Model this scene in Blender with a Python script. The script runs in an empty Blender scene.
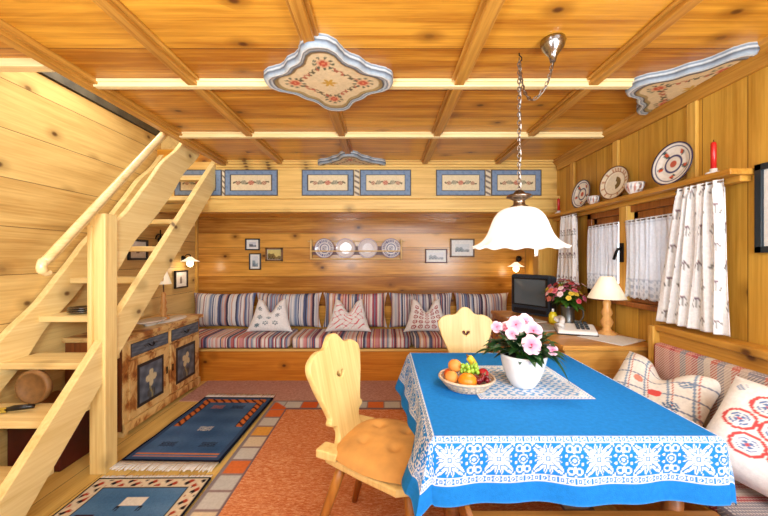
import bpy, math, random
from mathutils import Vector, Matrix, Euler
random.seed(7)
PI = math.pi
sc = bpy.context.scene
COL = sc.collection

# ------------------------------------------------------------------ camera
cd = bpy.data.cameras.new('camera'); cam = bpy.data.objects.new('camera', cd); COL.objects.link(cam)
cam.location = (0, 0, 1.35); cam.rotation_euler = (PI/2, 0, 0)
cd.sensor_width = 36; cd.lens = 36*340/768; cd.clip_start = 0.02
sc.camera = cam

# ------------------------------------------------------------------ world, lights, exposure
w = bpy.data.worlds.new('world'); sc.world = w; w.use_nodes = True
w.node_tree.nodes['Background'].inputs[0].default_value = (0.84, 0.93, 1.0, 1)
w.node_tree.nodes['Background'].inputs[1].default_value = 1.5

def area(name, loc, target, size, power, col=(1, 1, 1), sy=None):
    l = bpy.data.lights.new(name, 'AREA'); l.energy = power; l.color = col
    l.shape = 'RECTANGLE'; l.size = size; l.size_y = sy or size
    o = bpy.data.objects.new(name, l); COL.objects.link(o); o.location = loc
    o.rotation_euler = (Vector(target)-Vector(loc)).to_track_quat('-Z', 'Y').to_euler()
    return o
area('fill_light_behind', (0.5, -0.6, 2.15), (-0.1, 2.4, 0.9), 1.5, 19, (0.84, 0.93, 1.0), 0.6)  # added area light behind the camera, brightens the room as windows would
area('assumed_side_light', (1.6, -0.5, 1.3), (-1.2, 2.2, 2.0), 0.5, 26, (0.86, 0.94, 1.0), 0.6)  # assumed light from the right behind the camera; no window is built there
area('added_bounce_light', (-0.9, -0.1, 1.55), (-1.0, 0.7, 2.35), 0.5, 31, (0.84, 0.93, 1.0), 0.5)  # added upward area light standing in for an assumed flash bounced off the ceiling
area('added_bounce_light', (0.9, 0.0, 1.55), (0.9, 0.8, 2.35), 0.5, 10, (0.84, 0.93, 1.0), 0.5)  # second unseen area light, added to bounce light off the ceiling on the right
area('stairwell_fill_light', (-2.08, 2.4, 2.98), (-2.12, 2.5, 0), 0.45, 7, (1.0, 0.96, 0.9), 0.9)  # unseen area light under the closed stairwell top, brightens the stairs
sc.view_settings.view_transform = 'Standard'; sc.view_settings.look = 'None'
sc.view_settings.gamma = 1; sc.view_settings.use_curve_mapping = False
sc.view_settings.exposure = 0.92

# ------------------------------------------------------------------ helpers
def lin(c):
    r = []
    for v in c[:3]:
        v = max(0, min(255, v))/255
        r.append(v/12.92 if v <= 0.04045 else ((v+0.055)/1.055)**2.4)
    return r

def tag(o, label=None, cat=None, group=None, kind=None):
    if label: o['label'] = label
    if cat: o['category'] = cat
    if group: o['group'] = group
    if kind: o['kind'] = kind
    return o

def wpos(o):
    p = Vector((0, 0, 0))
    while o is not None:
        p = p+o.location; o = o.parent
    return p

def thing(name, label, cat, loc=(0, 0, 0), group=None, kind=None):
    o = bpy.data.objects.new(name, None); COL.objects.link(o); o.location = loc
    o.empty_display_size = 0.05
    return tag(o, label, cat, group, kind)

def catmull(pts, n=6, closed=False):
    out = []; N = len(pts); d = len(pts[0])
    rng = N if closed else N-1
    for i in range(rng):
        if closed: p = [pts[(i+k-1) % N] for k in range(4)]
        else: p = [pts[max(0, min(N-1, i+k-1))] for k in range(4)]
        for j in range(n):
            t = j/n
            out.append(tuple(0.5*(2*p[1][a]+(p[2][a]-p[0][a])*t+(2*p[0][a]-5*p[1][a]+4*p[2][a]-p[3][a])*t*t+(3*p[1][a]-p[0][a]-3*p[2][a]+p[3][a])*t**3) for a in range(d)))
    if not closed: out.append(tuple(pts[-1]))
    return out

class MB:
    def __init__(s): s.v = []; s.f = []; s.c = {}; s.smooth = []; s.uv = None
    def add(s, vs, fs, cols=None, smooth=False, M=None):
        b = len(s.v)
        if M is not None: vs = [tuple(M @ Vector(p)) for p in vs]
        s.v += [tuple(p) for p in vs]
        for f in fs: s.f.append(tuple(b+i for i in f)); s.smooth.append(smooth)
        if cols:
            for i, c in enumerate(cols): s.c[b+i] = c
        return s
    def box(s, x0, x1, y0, y1, z0, z1, M=None, col=None):
        vs = [(x, y, z) for z in (z0, z1) for y in (y0, y1) for x in (x0, x1)]
        fs = [(0, 2, 3, 1), (4, 5, 7, 6), (0, 1, 5, 4), (2, 6, 7, 3), (0, 4, 6, 2), (1, 3, 7, 5)]
        return s.add(vs, fs, [col]*8 if col else None, False, M)
    def tube(s, path, r, n=10, caps=True, col=None, closed=False):
        path = [Vector(p) for p in path]; rs = r if isinstance(r, (list, tuple)) else [r]*len(path)
        vs = []; fs = []; ref = Vector((0.123, 0.31, 0.94)); N = len(path)
        t0 = (path[1]-path[0]).normalized(); u = t0.cross(ref)
        if u.length < 1e-3: u = t0.cross(Vector((1, 0, 0)))
        u.normalize()
        for i, p in enumerate(path):
            a = path[(i-1) % N] if (closed or i > 0) else path[0]; b = path[(i+1) % N] if (closed or i < N-1) else path[-1]
            t = (b-a)
            if t.length < 1e-9: t = t0
            t = t.normalized(); u = (u-t*u.dot(t)); u.normalize(); v = t.cross(u)
            for k in range(n):
                an = 2*PI*k/n; q = p+(u*math.cos(an)+v*math.sin(an))*rs[i]; vs.append(tuple(q))
        for i in range(N if closed else N-1):
            for k in range(n):
                j = (i+1) % N
                fs.append((i*n+k, i*n+(k+1) % n, j*n+(k+1) % n, j*n+k))
        if caps and not closed: fs.append(tuple(reversed(range(n)))); fs.append(tuple((N-1)*n+k for k in range(n)))
        return s.add(vs, fs, [col]*len(vs) if col else None, True)
    def lathe(s, prof, c=(0, 0, 0), n=32, M=None, colf=None, wob=None):
        vs = []; fs = []; cols = []
        m = len(prof)
        for i, (r, z) in enumerate(prof):
            for k in range(n):
                a = 2*PI*k/n; rr, zz = (r, z) if wob is None else wob(r, z, a, i)
                vs.append((rr*math.cos(a), rr*math.sin(a), zz))
                if colf: cols.append(colf(r, z, a))
        for i in range(m-1):
            for k in range(n): fs.append((i*n+k, i*n+(k+1) % n, (i+1)*n+(k+1) % n, (i+1)*n+k))
        if prof[0][0] > 1e-6 and wob is None: fs.append(tuple(reversed(range(n))))
        if prof[-1][0] > 1e-6 and wob is None: fs.append(tuple((m-1)*n+k for k in range(n)))
        T = Matrix.Translation(c)
        return s.add(vs, fs, cols if colf else None, True, T if M is None else T @ M)
    def prism(s, pts, axis, a, b, M=None):
        """closed outline extruded along an axis; pts 2D in the other two axes"""
        n = len(pts); vs = []
        for h in (a, b):
            for p in pts:
                vs.append({'x': (h, p[0], p[1]), 'y': (p[0], h, p[1]), 'z': (p[0], p[1], h)}[axis])
        fs = [tuple(range(n)), tuple(reversed(range(n, 2*n)))]
        for i in range(n): fs.append((i, i+n, (i+1) % n+n, (i+1) % n))
        return s.add(vs, fs, None, False, M)
    def grid(s, nu, nv, pf, cf=None, smooth=True, M=None, flip=False):
        vs = []; fs = []; cols = []
        for j in range(nv+1):
            for i in range(nu+1):
                u, v = i/nu, j/nv; vs.append(pf(u, v))
                if cf: cols.append(cf(u, v))
        for j in range(nv):
            for i in range(nu):
                q = (j*(nu+1)+i, j*(nu+1)+i+1, (j+1)*(nu+1)+i+1, (j+1)*(nu+1)+i)
                fs.append(tuple(reversed(q)) if flip else q)
        return s.add(vs, fs, cols if cf else None, smooth, M)
    def ball(s, c, r, sc3=(1, 1, 1), n=12, m=8, col=None, colf=None):
        vs = [(0, 0, -1)]; fs = []
        for i in range(1, m):
            t = PI*i/m
            for k in range(n): a = 2*PI*k/n; vs.append((math.sin(t)*math.cos(a), math.sin(t)*math.sin(a), -math.cos(t)))
        vs.append((0, 0, 1))
        for k in range(n):
            fs.append((0, 1+(k+1) % n, 1+k)); fs.append((len(vs)-1, 1+(m-2)*n+k, 1+(m-2)*n+(k+1) % n))
        for i in range(m-2):
            for k in range(n): fs.append((1+i*n+k, 1+i*n+(k+1) % n, 1+(i+1)*n+(k+1) % n, 1+(i+1)*n+k))
        cols = [col]*len(vs) if col else ([colf(p) for p in vs] if colf else None)
        return s.add([(c[0]+p[0]*r*sc3[0], c[1]+p[1]*r*sc3[1], c[2]+p[2]*r*sc3[2]) for p in vs], fs, cols, True)

def fixn(me):
    import bmesh
    bm = bmesh.new(); bm.from_mesh(me); bmesh.ops.recalc_face_normals(bm, faces=bm.faces); bm.to_mesh(me); bm.free()

def obj(name, mb, mat, parent=None, origin=None, bevel=0, local=False, recalc=True, solid=0, subs=0):
    """link mb as one mesh object. With a parent the vertices are in world space unless local."""
    me = bpy.data.meshes.new(name)
    if parent is not None: off = Vector((0, 0, 0)) if local else wpos(parent)
    else: off = Vector(origin) if origin else Vector((0, 0, 0))
    me.from_pydata([(p[0]-off.x, p[1]-off.y, p[2]-off.z) for p in mb.v], [], mb.f)
    me.polygons.foreach_set('use_smooth', mb.smooth)
    if mb.c:
        at = me.color_attributes.new('Col', 'FLOAT_COLOR', 'POINT'); flat = []
        cache = {}
        for i in range(len(mb.v)):
            c = mb.c.get(i, (255, 255, 255)); k = tuple(c)
            if k not in cache: cache[k] = lin(c)+[1.0]
            flat += cache[k]
        at.data.foreach_set('color', flat)
    for m in (mat if isinstance(mat, (list, tuple)) else [mat]): me.materials.append(m)
    if recalc: fixn(me)
    o = bpy.data.objects.new(name, me); COL.objects.link(o)
    if parent is not None: o.parent = parent
    elif origin: o.location = origin
    if bevel:
        b = o.modifiers.new('bevel', 'BEVEL'); b.width = bevel; b.segments = 2; b.limit_method = 'ANGLE'; b.angle_limit = math.radians(50)
    if solid:
        b = o.modifiers.new('solid', 'SOLIDIFY'); b.thickness = solid; b.offset = 0
    return o

def struct(name, mb, mat, **k):
    o = obj(name, mb, mat, **k); o['kind'] = 'structure'; return o

def dup(root, loc=None, rot=None, label=None, group=None, scale=None):
    r = root.copy(); COL.objects.link(r)
    if loc is not None: r.location = loc
    if rot is not None: r.rotation_euler = rot
    if scale is not None: r.scale = (scale,)*3
    if label: r['label'] = label
    if group: r['group'] = group
    for ch in list(root.children):
        c = ch.copy(); COL.objects.link(c); c.parent = r
        for g in list(ch.children):
            d = g.copy(); COL.objects.link(d); d.parent = c
    return r

# ------------------------------------------------------------------ node maths
class E:
    """a value in a shader graph with arithmetic"""
    nt = None
    def __init__(s, sock): s.s = sock
    @staticmethod
    def op(o, *a):
        n = E.nt.nodes.new('ShaderNodeMath'); n.operation = o
        for i, x in enumerate(a):
            if isinstance(x, E): E.nt.links.new(x.s, n.inputs[i])
            else: n.inputs[i].default_value = x
        return E(n.outputs[0])
    def __add__(s, o): return E.op('ADD', s, o)
    def __sub__(s, o): return E.op('SUBTRACT', s, o)
    def __rsub__(s, o): return E.op('SUBTRACT', o, s)
    def __mul__(s, o): return E.op('MULTIPLY', s, o)
    def __truediv__(s, o): return E.op('DIVIDE', s, o)
    def floor(s): return E.op('FLOOR', s)
    def fract(s): return E.op('FRACT', s)
    def abs(s): return E.op('ABSOLUTE', s)
    def lt(s, o): return E.op('LESS_THAN', s, o)
    def gt(s, o): return E.op('GREATER_THAN', s, o)
def xyz(coord='Object', rnd=0.0):
    nt = E.nt
    tc = nt.nodes.new('ShaderNodeTexCoord'); sx = nt.nodes.new('ShaderNodeSeparateXYZ'); nt.links.new(tc.outputs[coord], sx.inputs[0])
    r = [E(sx.outputs[i]) for i in range(3)]
    if rnd:
        oi = nt.nodes.new('ShaderNodeObjectInfo'); q = E(oi.outputs['Random'])*rnd
        r = [a+q for a in r]
    return r
def vec(x, y, z):
    n = E.nt.nodes.new('ShaderNodeCombineXYZ')
    for i, a in enumerate((x, y, z)):
        if isinstance(a, E): E.nt.links.new(a.s, n.inputs[i])
        else: n.inputs[i].default_value = a
    return n.outputs[0]
def noise(v, scale, detail=2, rough=0.5, dist=0):
    n = E.nt.nodes.new('ShaderNodeTexNoise'); E.nt.links.new(v, n.inputs['Vector'])
    n.inputs['Scale'].default_value = scale; n.inputs['Detail'].default_value = detail
    n.inputs['Roughness'].default_value = rough; n.inputs['Distortion'].default_value = dist
    return E(n.outputs[0])
def wnoise(x):
    n = E.nt.nodes.new('ShaderNodeTexWhiteNoise'); n.noise_dimensions = '1D'; E.nt.links.new(x.s, n.inputs['W']); return E(n.outputs[0])
def ramp(x, stops, mode='LINEAR'):
    n = E.nt.nodes.new('ShaderNodeValToRGB'); E.nt.links.new(x.s, n.inputs[0]); cr = n.color_ramp; cr.interpolation = mode
    while len(cr.elements) < len(stops): cr.elements.new(0.5)
    for e, (p, c) in zip(cr.elements, stops):
        e.position = p
    for e, (p, c) in zip(cr.elements, stops): e.color = lin(c)+[1]
    return n.outputs[0]
def mixc(f, a, b):
    n = E.nt.nodes.new('ShaderNodeMix'); n.data_type = 'RGBA'
    if isinstance(f, E): E.nt.links.new(f.s, n.inputs[0])
    else: n.inputs[0].default_value = f
    for i, x in ((6, a), (7, b)):
        if isinstance(x, (tuple, list)): n.inputs[i].default_value = lin(x)+[1]
        else: E.nt.links.new(x, n.inputs[i])
    return n.outputs[2]
def smooth(x, a, b):
    n = E.nt.nodes.new('ShaderNodeMapRange'); n.interpolation_type = 'SMOOTHSTEP'; E.nt.links.new(x.s, n.inputs[0])
    n.inputs[1].default_value = a; n.inputs[2].default_value = b; return E(n.outputs[0])
def newmat(name, rough=0.5, metal=0, spec=0.5):
    m = bpy.data.materials.new(name); m.use_nodes = True; E.nt = m.node_tree
    b = m.node_tree.nodes['Principled BSDF']; b.inputs['Roughness'].default_value = rough
    b.inputs['Metallic'].default_value = metal; b.inputs['Specular IOR Level'].default_value = spec
    return m, b
def bump(b, h, strength=0.3, dist=0.01):
    n = E.nt.nodes.new('ShaderNodeBump'); n.inputs['Strength'].default_value = strength; n.inputs['Distance'].default_value = dist
    E.nt.links.new(h.s, n.inputs['Height']); E.nt.links.new(n.outputs[0], b.inputs['Normal'])

def plain(name, c, rough=0.5, metal=0, var=0.06, nscale=30, em=None, emc=None, trans=0, spec=0.5, bmp=0.1):
    m, b = newmat(name, rough, metal, spec)
    x, y, z = xyz(); n = noise(vec(x, y, z), nscale, 3)
    c2 = tuple(v*(1-var*2.2) for v in c)
    E.nt.links.new(mixc(n, c2, c), b.inputs['Base Color'])
    if bmp: bump(b, n, bmp, 0.003)
    if em: b.inputs['Emission Color'].default_value = lin(emc or c)+[1]; b.inputs['Emission Strength'].default_value = em
    if trans: b.inputs['Transmission Weight'].default_value = trans
    return m

def wood(name, c0, c1, grain='X', plank=None, knots=0.5, rough=0.42, rnd=0.0, fine=1.0, joint=(70, 38, 12), kcol=(74, 34, 12), pvar=0.5, gscale=1.0):
    """c0 dark, c1 light; grain axis; plank = (axis, width)"""
    m, b = newmat(name, rough, 0, 0.4)
    x, y, z = xyz('Object', rnd); ax = {'X': x, 'Y': y, 'Z': z}
    pv = None
    if plank:
        pc = ax[plank[0]]/plank[1]; pi = pc.floor(); pv = wnoise(pi+3.7); off = pv*17.0
        g = ax[grain]+off
    else: g = ax[grain]
    oth = [a for k, a in ax.items() if k != grain]
    v = vec(g*0.55*gscale, oth[0]*5*gscale, oth[1]*5*gscale)
    n1 = noise(v, 2.2, 4, 0.6, 0.6)
    v2 = vec(g*1.3, oth[0]*34, oth[1]*34)
    n2 = noise(v2, 2.0, 3, 0.6)
    n3 = noise(vec(g*0.25, oth[0]*16*gscale, oth[1]*16*gscale), 2.0, 3, 0.6, 1.5)
    t = n1*0.6+n3*0.4+n2*0.3*fine-0.14
    if pv is not None: t = t+(pv-0.5)*pvar*0.7
    col = ramp(t, [(0.20, tuple(q*0.84 for q in c0)), (0.36, c0), (0.66, c1)])
    if knots:
        vo = E.nt.nodes.new('ShaderNodeTexVoronoi'); vo.voronoi_dimensions = '2D'; vo.inputs['Scale'].default_value = 3.4
        E.nt.links.new(vec(g*0.72, oth[0]+oth[1], 0.0), vo.inputs['Vector'])
        d = E(vo.outputs['Distance']); rc = E.nt.nodes.new('ShaderNodeSeparateColor'); E.nt.links.new(vo.outputs['Color'], rc.inputs[0])
        on = E(rc.outputs[0]).lt(knots); rad = E(rc.outputs[1])
        dk = (1.0-smooth(d, 0.022, 0.078))*on*smooth(rad, 0.0, 0.45)
        halo = (1.0-smooth(d, 0.05, 0.24))*on*0.6
        col = mixc(halo, col, tuple(a*0.82 for a in c0)); col = mixc(dk*0.85, col, kcol)
    if plank:
        fr = pc.fract(); e = fr.lt(0.012/plank[1]*0.35)
        col = mixc(e*0.8, col, joint)
        bump(b, (fr.lt(0.006/plank[1])*-1.0)+n2*0.12, 0.5, 0.006)
    else: bump(b, n2, 0.12, 0.003)
    E.nt.links.new(col, b.inputs['Base Color'])
    return m

def painted(name, rough=0.6, spec=0.3, weave=0.0, wscale=250, sheen=0, metal=0):
    m, b = newmat(name, rough, metal, spec)
    a = E.nt.nodes.new('ShaderNodeAttribute'); a.attribute_name = 'Col'
    x, y, z = xyz(); n = noise(vec(x, y, z), 60, 3)
    mx = E.nt.nodes.new('ShaderNodeMix'); mx.data_type = 'RGBA'; mx.blend_type = 'MULTIPLY'; mx.inputs[0].default_value = 0.25
    E.nt.links.new(a.outputs['Color'], mx.inputs[6]); E.nt.links.new(ramp(n, [(0.3, (175, 175, 175)), (0.7, (255, 255, 255))]), mx.inputs[7])
    E.nt.links.new(mx.outputs[2], b.inputs['Base Color'])
    if weave: bump(b, noise(vec(x, y, z), wscale, 1), weave, 0.004)
    if sheen: b.inputs['Sheen Weight'].default_value = sheen
    return m

def stripes(name, axis, width, pal, rough=0.9, knit=0.0):
    m, b = newmat(name, rough, 0, 0.1)
    x, y, z = xyz('Object', 9.0); ax = {'X': x, 'Y': y, 'Z': z}
    wob = noise(vec(x, y, z), 9, 1)*0.008
    r = wnoise(((ax[axis]+wob)/width).floor())
    st = [(i/len(pal), c) for i, c in enumerate(pal)]
    col = ramp(r, st, 'CONSTANT')
    nz = noise(vec(x, y, z), 160, 2)
    if knit:
        sp = ((x*90).fract()-0.5).abs()+((z*70+y*70).fract()-0.5).abs()
        col = mixc(sp.gt(0.62)*knit, col, (225, 212, 196))
    col = mixc(nz*0.25, col, (70, 50, 60))
    E.nt.links.new(col, b.inputs['Base Color']); bump(b, nz, 0.4, 0.004)
    return m

# ------------------------------------------------------------------ materials
M = {}
M['ceil'] = wood('ceiling_pine', (165, 98, 21), (224, 161, 55), 'X', ('Y', 0.405), 0.42, 0.32, pvar=0.35)
M['beam_y'] = wood('ceiling_beam', (150, 93, 27), (204, 148, 62), 'Y', None, 0.0, 0.35)
M['beam_x_lit'] = wood('ceiling_batten_lit', (222, 192, 132), (244, 223, 168), 'X', None, 0.0, 0.35)  # cross battens coloured pale for the light on their front faces
M['back'] = wood('back_wall_pine', (163, 102, 35), (222, 161, 70), 'X', ('Z', 0.185), 0.5, 0.22, pvar=0.6)
M['left'] = wood('left_wall_pine', (196, 157, 90), (228, 196, 125), 'Y', ('Z', 0.31), 0.55, 0.4, pvar=0.3)
M['right'] = wood('right_wall_pine', (170, 118, 34), (210, 161, 66), 'Z', ('Y', 0.24), 0.4, 0.38, pvar=0.35)
M['panel_y'] = wood('right_panelling', (170, 113, 34), (208, 154, 66), 'Y', None, 0.5, 0.38)
M['panel_z'] = wood('upright_trim', (186, 134, 50), (222, 174, 84), 'Z', None, 0.3, 0.38, rnd=5)
M['frieze'] = wood('frieze_pine', (206, 162, 85), (236, 197, 116), 'X', None, 0.6, 0.4)
M['bench'] = wood('bench_pine', (186, 104, 24), (218, 142, 48), 'X', None, 0.45, 0.35)
M['stair_x'] = wood('stair_tread_pine', (218, 189, 123), (242, 219, 158), 'X', None, 0.4, 0.45, rnd=7)
M['stair_y'] = wood('stair_stringer_pine', (224, 192, 122), (246, 222, 157), 'Y', None, 0.5, 0.45, rnd=7, gscale=0.8)
M['stair_z'] = wood('stair_post_pine', (220, 185, 114), (244, 219, 149), 'Z', None, 0.4, 0.45)
M['rail'] = wood('handrail_wood', (232, 197, 132), (250, 227, 174), 'Y', None, 0.0, 0.22)
M['floor'] = wood('floor_boards', (204, 165, 84), (236, 204, 121), 'Y', ('X', 0.16), 0.2, 0.35)
M['table'] = wood('table_wood', (120, 66, 26), (160, 96, 44), 'X', None, 0.3, 0.4)
M['frontbench'] = wood('near_bench_wood', (150, 92, 38), (188, 128, 62), 'X', None, 0.2, 0.4)
M['chair'] = wood('chair_beech', (212, 179, 109), (236, 209, 141), 'Z', None, 0.15, 0.38, rnd=4)
M['chair_back'] = wood('chair_back_beech', (212, 179, 109), (236, 209, 141), 'Y', None, 0.15, 0.38, rnd=4)
M['chair_leg'] = wood('chair_leg_wood', (150, 92, 34), (186, 124, 54), 'Z', None, 0, 0.35)
M['cab'] = wood('tv_cabinet_wood', (170, 113, 47), (208, 153, 74), 'X', None, 0.4, 0.38)
M['cabdark'] = wood('cabinet_side_wood', (92, 48, 20), (140, 78, 34), 'Z', ('X', 0.14), 0.3, 0.5)
M['windowwood'] = wood('window_frame_wood', (120, 66, 22), (166, 100, 40), 'Z', None, 0.2, 0.35)
M['greybeam'] = plain('weathered_grey_beam', (112, 104, 84), 0.7, var=0.3, nscale=8)
M['lampwood'] = wood('turned_lamp_wood', (190, 130, 66), (226, 172, 104), 'Z', None, 0, 0.3)
M['marble'] = None
M['white'] = plain('white_ceramic', (240, 238, 236), 0.12, var=0.02)
M['shade'] = plain('white_glass_shade', (246, 244, 240), 0.12, var=0.01, em=0.2, emc=(255, 246, 232))
M['shade2'] = plain('frosted_glass_shade', (246, 240, 226), 0.2, var=0.01, em=0.6, emc=(255, 232, 190))
M['lampshade'] = plain('cream_fabric_shade', (244, 232, 210), 0.8, var=0.03, em=0.25, emc=(255, 230, 190))
M['bulb'] = plain('glowing_bulb', (255, 240, 210), 0.3, em=4, emc=(255, 226, 180))
M['brass'] = plain('tarnished_brass', (158, 142, 128), 0.3, 1.0, var=0.15)
M['chrome'] = plain('dull_chrome', (176, 172, 168), 0.22, 1.0, var=0.1)
M['pewter'] = plain('pewter', (132, 132, 130), 0.35, 0.9, var=0.15)
M['iron'] = plain('black_iron', (24, 22, 22), 0.45, 0.6)
M['black'] = plain('black_plastic', (20, 20, 22), 0.3)
M['tvbody'] = plain('tv_grey_plastic', (40, 52, 66), 0.35, var=0.05)
M['screen'] = plain('tv_screen_glass', (88, 98, 104), 0.08, var=0.02, bmp=0)
M['paint'] = painted('painted_surface', 0.45)
M['glaze'] = painted('painted_glaze', 0.12, 0.5)
M['rug'] = painted('woven_wool', 0.95, 0.05, 0.8, 180)
M['cloth'] = painted('printed_cloth', 0.8, 0.1, 0.25, 300)
M['pic'] = painted('picture_print', 0.3)
M['honey'] = plain('honey_suede_cushion', (236, 174, 92), 0.85, var=0.12, nscale=14)
M['candle'] = plain('red_wax', (206, 30, 26), 0.35)
M['paper'] = plain('paper', (222, 220, 212), 0.6, var=0.04)
M['yellow'] = plain('yellow_plastic', (236, 214, 40), 0.35)
M['leaf'] = plain('dark_leaf', (34, 84, 36), 0.4, var=0.25, nscale=40)
M['leaf2'] = plain('fresh_leaf', (84, 140, 44), 0.45, var=0.25, nscale=40)
M['petal'] = painted('flower_petal', 0.6)
M['soil'] = plain('soil', (48, 32, 22), 0.95)
M['steel'] = plain('brushed_steel', (150, 152, 156), 0.25, 1.0)
M['greypot'] = plain('grey_enamel', (78, 84, 84), 0.3)
M['straw'] = plain('broom_straw', (232, 190, 60), 0.8, var=0.2)
M['orange'] = plain('orange_peel', (244, 140, 20), 0.4, var=0.08, nscale=120, bmp=0.4)
M['peach'] = plain('peach_skin', (246, 160, 70), 0.6, var=0.15, nscale=10)
M['grape'] = plain('green_grape', (160, 196, 60), 0.25)
M['cherry'] = plain('dark_red_grape', (120, 16, 28), 0.2)
M['apple'] = plain('red_apple', (206, 40, 48), 0.25, var=0.2, nscale=12)
M['banana'] = plain('banana_yellow', (244, 196, 50), 0.45, var=0.1)
M['wicker'] = plain('pale_pink_wicker', (232, 206, 178), 0.6, var=0.15)
M['redbox'] = plain('dark_red_chest_paint', (96, 26, 16), 0.5, var=0.35, nscale=9)
M['pottery'] = plain('wicker_brown', (160, 116, 66), 0.6, var=0.2)
M['matt'] = plain('picture_mount', (236, 234, 228), 0.5, var=0.02)
M['goldframe'] = plain('brown_gilt_frame', (134, 92, 40), 0.4, var=0.2)
M['redwood'] = plain('reddish_frame', (120, 60, 40), 0.4, var=0.2)
pal = [(226, 208, 200), (160, 76, 84), (96, 100, 134), (232, 226, 218), (196, 116, 112), (130, 144, 170), (222, 172, 160), (74, 66, 84), (238, 230, 222), (190, 100, 116), (170, 180, 192), (226, 180, 140), (214, 150, 150), (234, 218, 210)]
M['stripe'] = stripes('striped_cotton', 'X', 0.013, pal)
pal2 = [(126, 142, 172), (226, 222, 218), (84, 94, 128), (186, 190, 200), (170, 120, 116), (214, 206, 202), (66, 62, 80), (206, 168, 150), (230, 224, 220), (150, 128, 140)]
M['stripe2'] = stripes('striped_cotton_blue', 'X', 0.013, pal2)
pal3 = [(206, 128, 116), (196, 176, 160), (176, 84, 84), (140, 136, 144), (210, 196, 180), (190, 110, 92), (222, 206, 190)]
M['knit'] = stripes('woven_striped_pad', 'Y', 0.035, pal3, 0.95, 0.75)
m, b = newmat('window_glass', 0.02); M['glass'] = m
b.inputs['Base Color'].default_value = (0.9, 0.95, 1, 1); b.inputs['Transmission Weight'].default_value = 1.0; b.inputs['IOR'].default_value = 1.02
m, b = newmat('sheer_white_curtain', 0.9, 0, 0.1); M['sheer'] = m
x, y, z = xyz(); E.nt.links.new(mixc(noise(vec(x, y, z), 200, 1), (224, 226, 230), (250, 250, 250)), b.inputs['Base Color'])
tr = E.nt.nodes.new('ShaderNodeBsdfTranslucent'); tr.inputs[0].default_value = (0.95, 0.95, 0.97, 1)
ms = E.nt.nodes.new('ShaderNodeMixShader'); ms.inputs[0].default_value = 0.4
E.nt.links.new(b.outputs[0], ms.inputs[1]); E.nt.links.new(tr.outputs[0], ms.inputs[2]); E.nt.links.new(ms.outputs[0], E.nt.nodes['Material Output'].inputs[0])
# washed yellow paint with brown mottling on the sideboard
m, b = newmat('mottled_cream_paint', 0.45); M['marble'] = m
x, y, z = xyz(); n = noise(vec(x, y*1.4, z), 4.5, 4, 0.6, 1.2)
E.nt.links.new(ramp(n, [(0.30, (120, 62, 24)), (0.42, (176, 116, 56)), (0.52, (222, 184, 116)), (0.75, (236, 208, 146))]), b.inputs['Base Color'])
m, b = newmat('pink_carpet', 0.95, 0, 0.05); M['carpet'] = m
x, y, z = xyz(); n = noise(vec(x*1.0, y*3, z), 45, 3, 0.7); n2 = noise(vec(x*8, y, z), 20, 2)
E.nt.links.new(mixc(n2*0.5, ramp(n, [(0.35, (162, 112, 104)), (0.65, (214, 176, 164))]), (190, 146, 132)), b.inputs['Base Color']); bump(b, n, 0.5, 0.01)
m, b = newmat('terracotta_weave', 0.95, 0, 0.05); M['terra'] = m
x, y, z = xyz(); n = noise(vec(x*1.0, y*4, z), 40, 4, 0.8); n2 = noise(vec(x, y, z), 3, 2)
E.nt.links.new(mixc(n2*0.4, ramp(n, [(0.34, (182, 90, 48)), (0.5, (216, 130, 80)), (0.64, (240, 200, 156))]), (222, 146, 96)), b.inputs['Base Color']); bump(b, n, 0.6, 0.01)

# ------------------------------------------------------------------ the room
XR, XL, YB, ZC = 1.80, -2.40, 4.35, 2.35
YF = -0.9
struct('floor', MB().box(-2.55, 1.95, YF, YB+0.1, -0.1, 0), M['floor'])
struct('wall_back', MB().box(-2.55, 1.95, YB, YB+0.1, 0, 3.1), M['back'])
struct('wall_left', MB().box(XL-0.12, XL, YF, YB, 0, 2.632), M['left'])
struct('trim_1', MB().box(XL-0.12, XL+0.015, 1.76, YB, 2.642, 2.9), M['greybeam'])
wr = MB()
WY0, WY1, WZ0, WZ1 = 2.02, 2.98, 1.04, 1.74
wr.box(XR, XR+0.14, YF, WY0, 0, 2.5); wr.box(XR, XR+0.14, WY1, YB, 0, 2.5)
wr.box(XR, XR+0.14, WY0, WY1, 0, WZ0); wr.box(XR, XR+0.14, WY0, WY1, WZ1, 2.5)
struct('wall_right', wr, M['right'])
ce = MB(); ce.box(-1.69, 1.95, YF, 3.6, ZC, ZC+0.15); ce.box(-2.55, -1.69, YF, 1.76, ZC, ZC+0.15); ce.box(-2.55, -1.77, 3.6, YB, ZC, ZC+0.15)
ce.box(-1.77, 1.95, 3.6, YB, ZC, ZC+0.15)
wf = MB(); wf.box(-2.55, 1.95, YF-0.1, YF, 0, 1.0); wf.box(-2.55, 1.95, YF-0.1, YF, 2.2, 2.5); wf.box(-2.55, -1.6, YF-0.1, YF, 1.0, 2.2); wf.box(1.5, 1.95, YF-0.1, YF, 1.0, 2.2); wf.box(-0.15, 0.05, YF-0.1, YF, 1.0, 2.2)  # unseen wall behind the camera, added with openings to cut low frontal light
struct('wall_front', wf, M['back'])
struct('ceiling', ce, M['ceil'])
up = MB(); up.box(-2.55, -1.60, 1.5, 3.75, 3.05, 3.1); up.box(-1.68, -1.60, 1.7, 3.7, 2.5, 3.05); up.box(-2.5, -1.6, 1.60, 1.66, 2.5, 3.05); up.box(-2.5, -1.6, 3.66, 3.72, 2.5, 3.05)
struct('wall_stairwell', up, M['left'])
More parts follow.
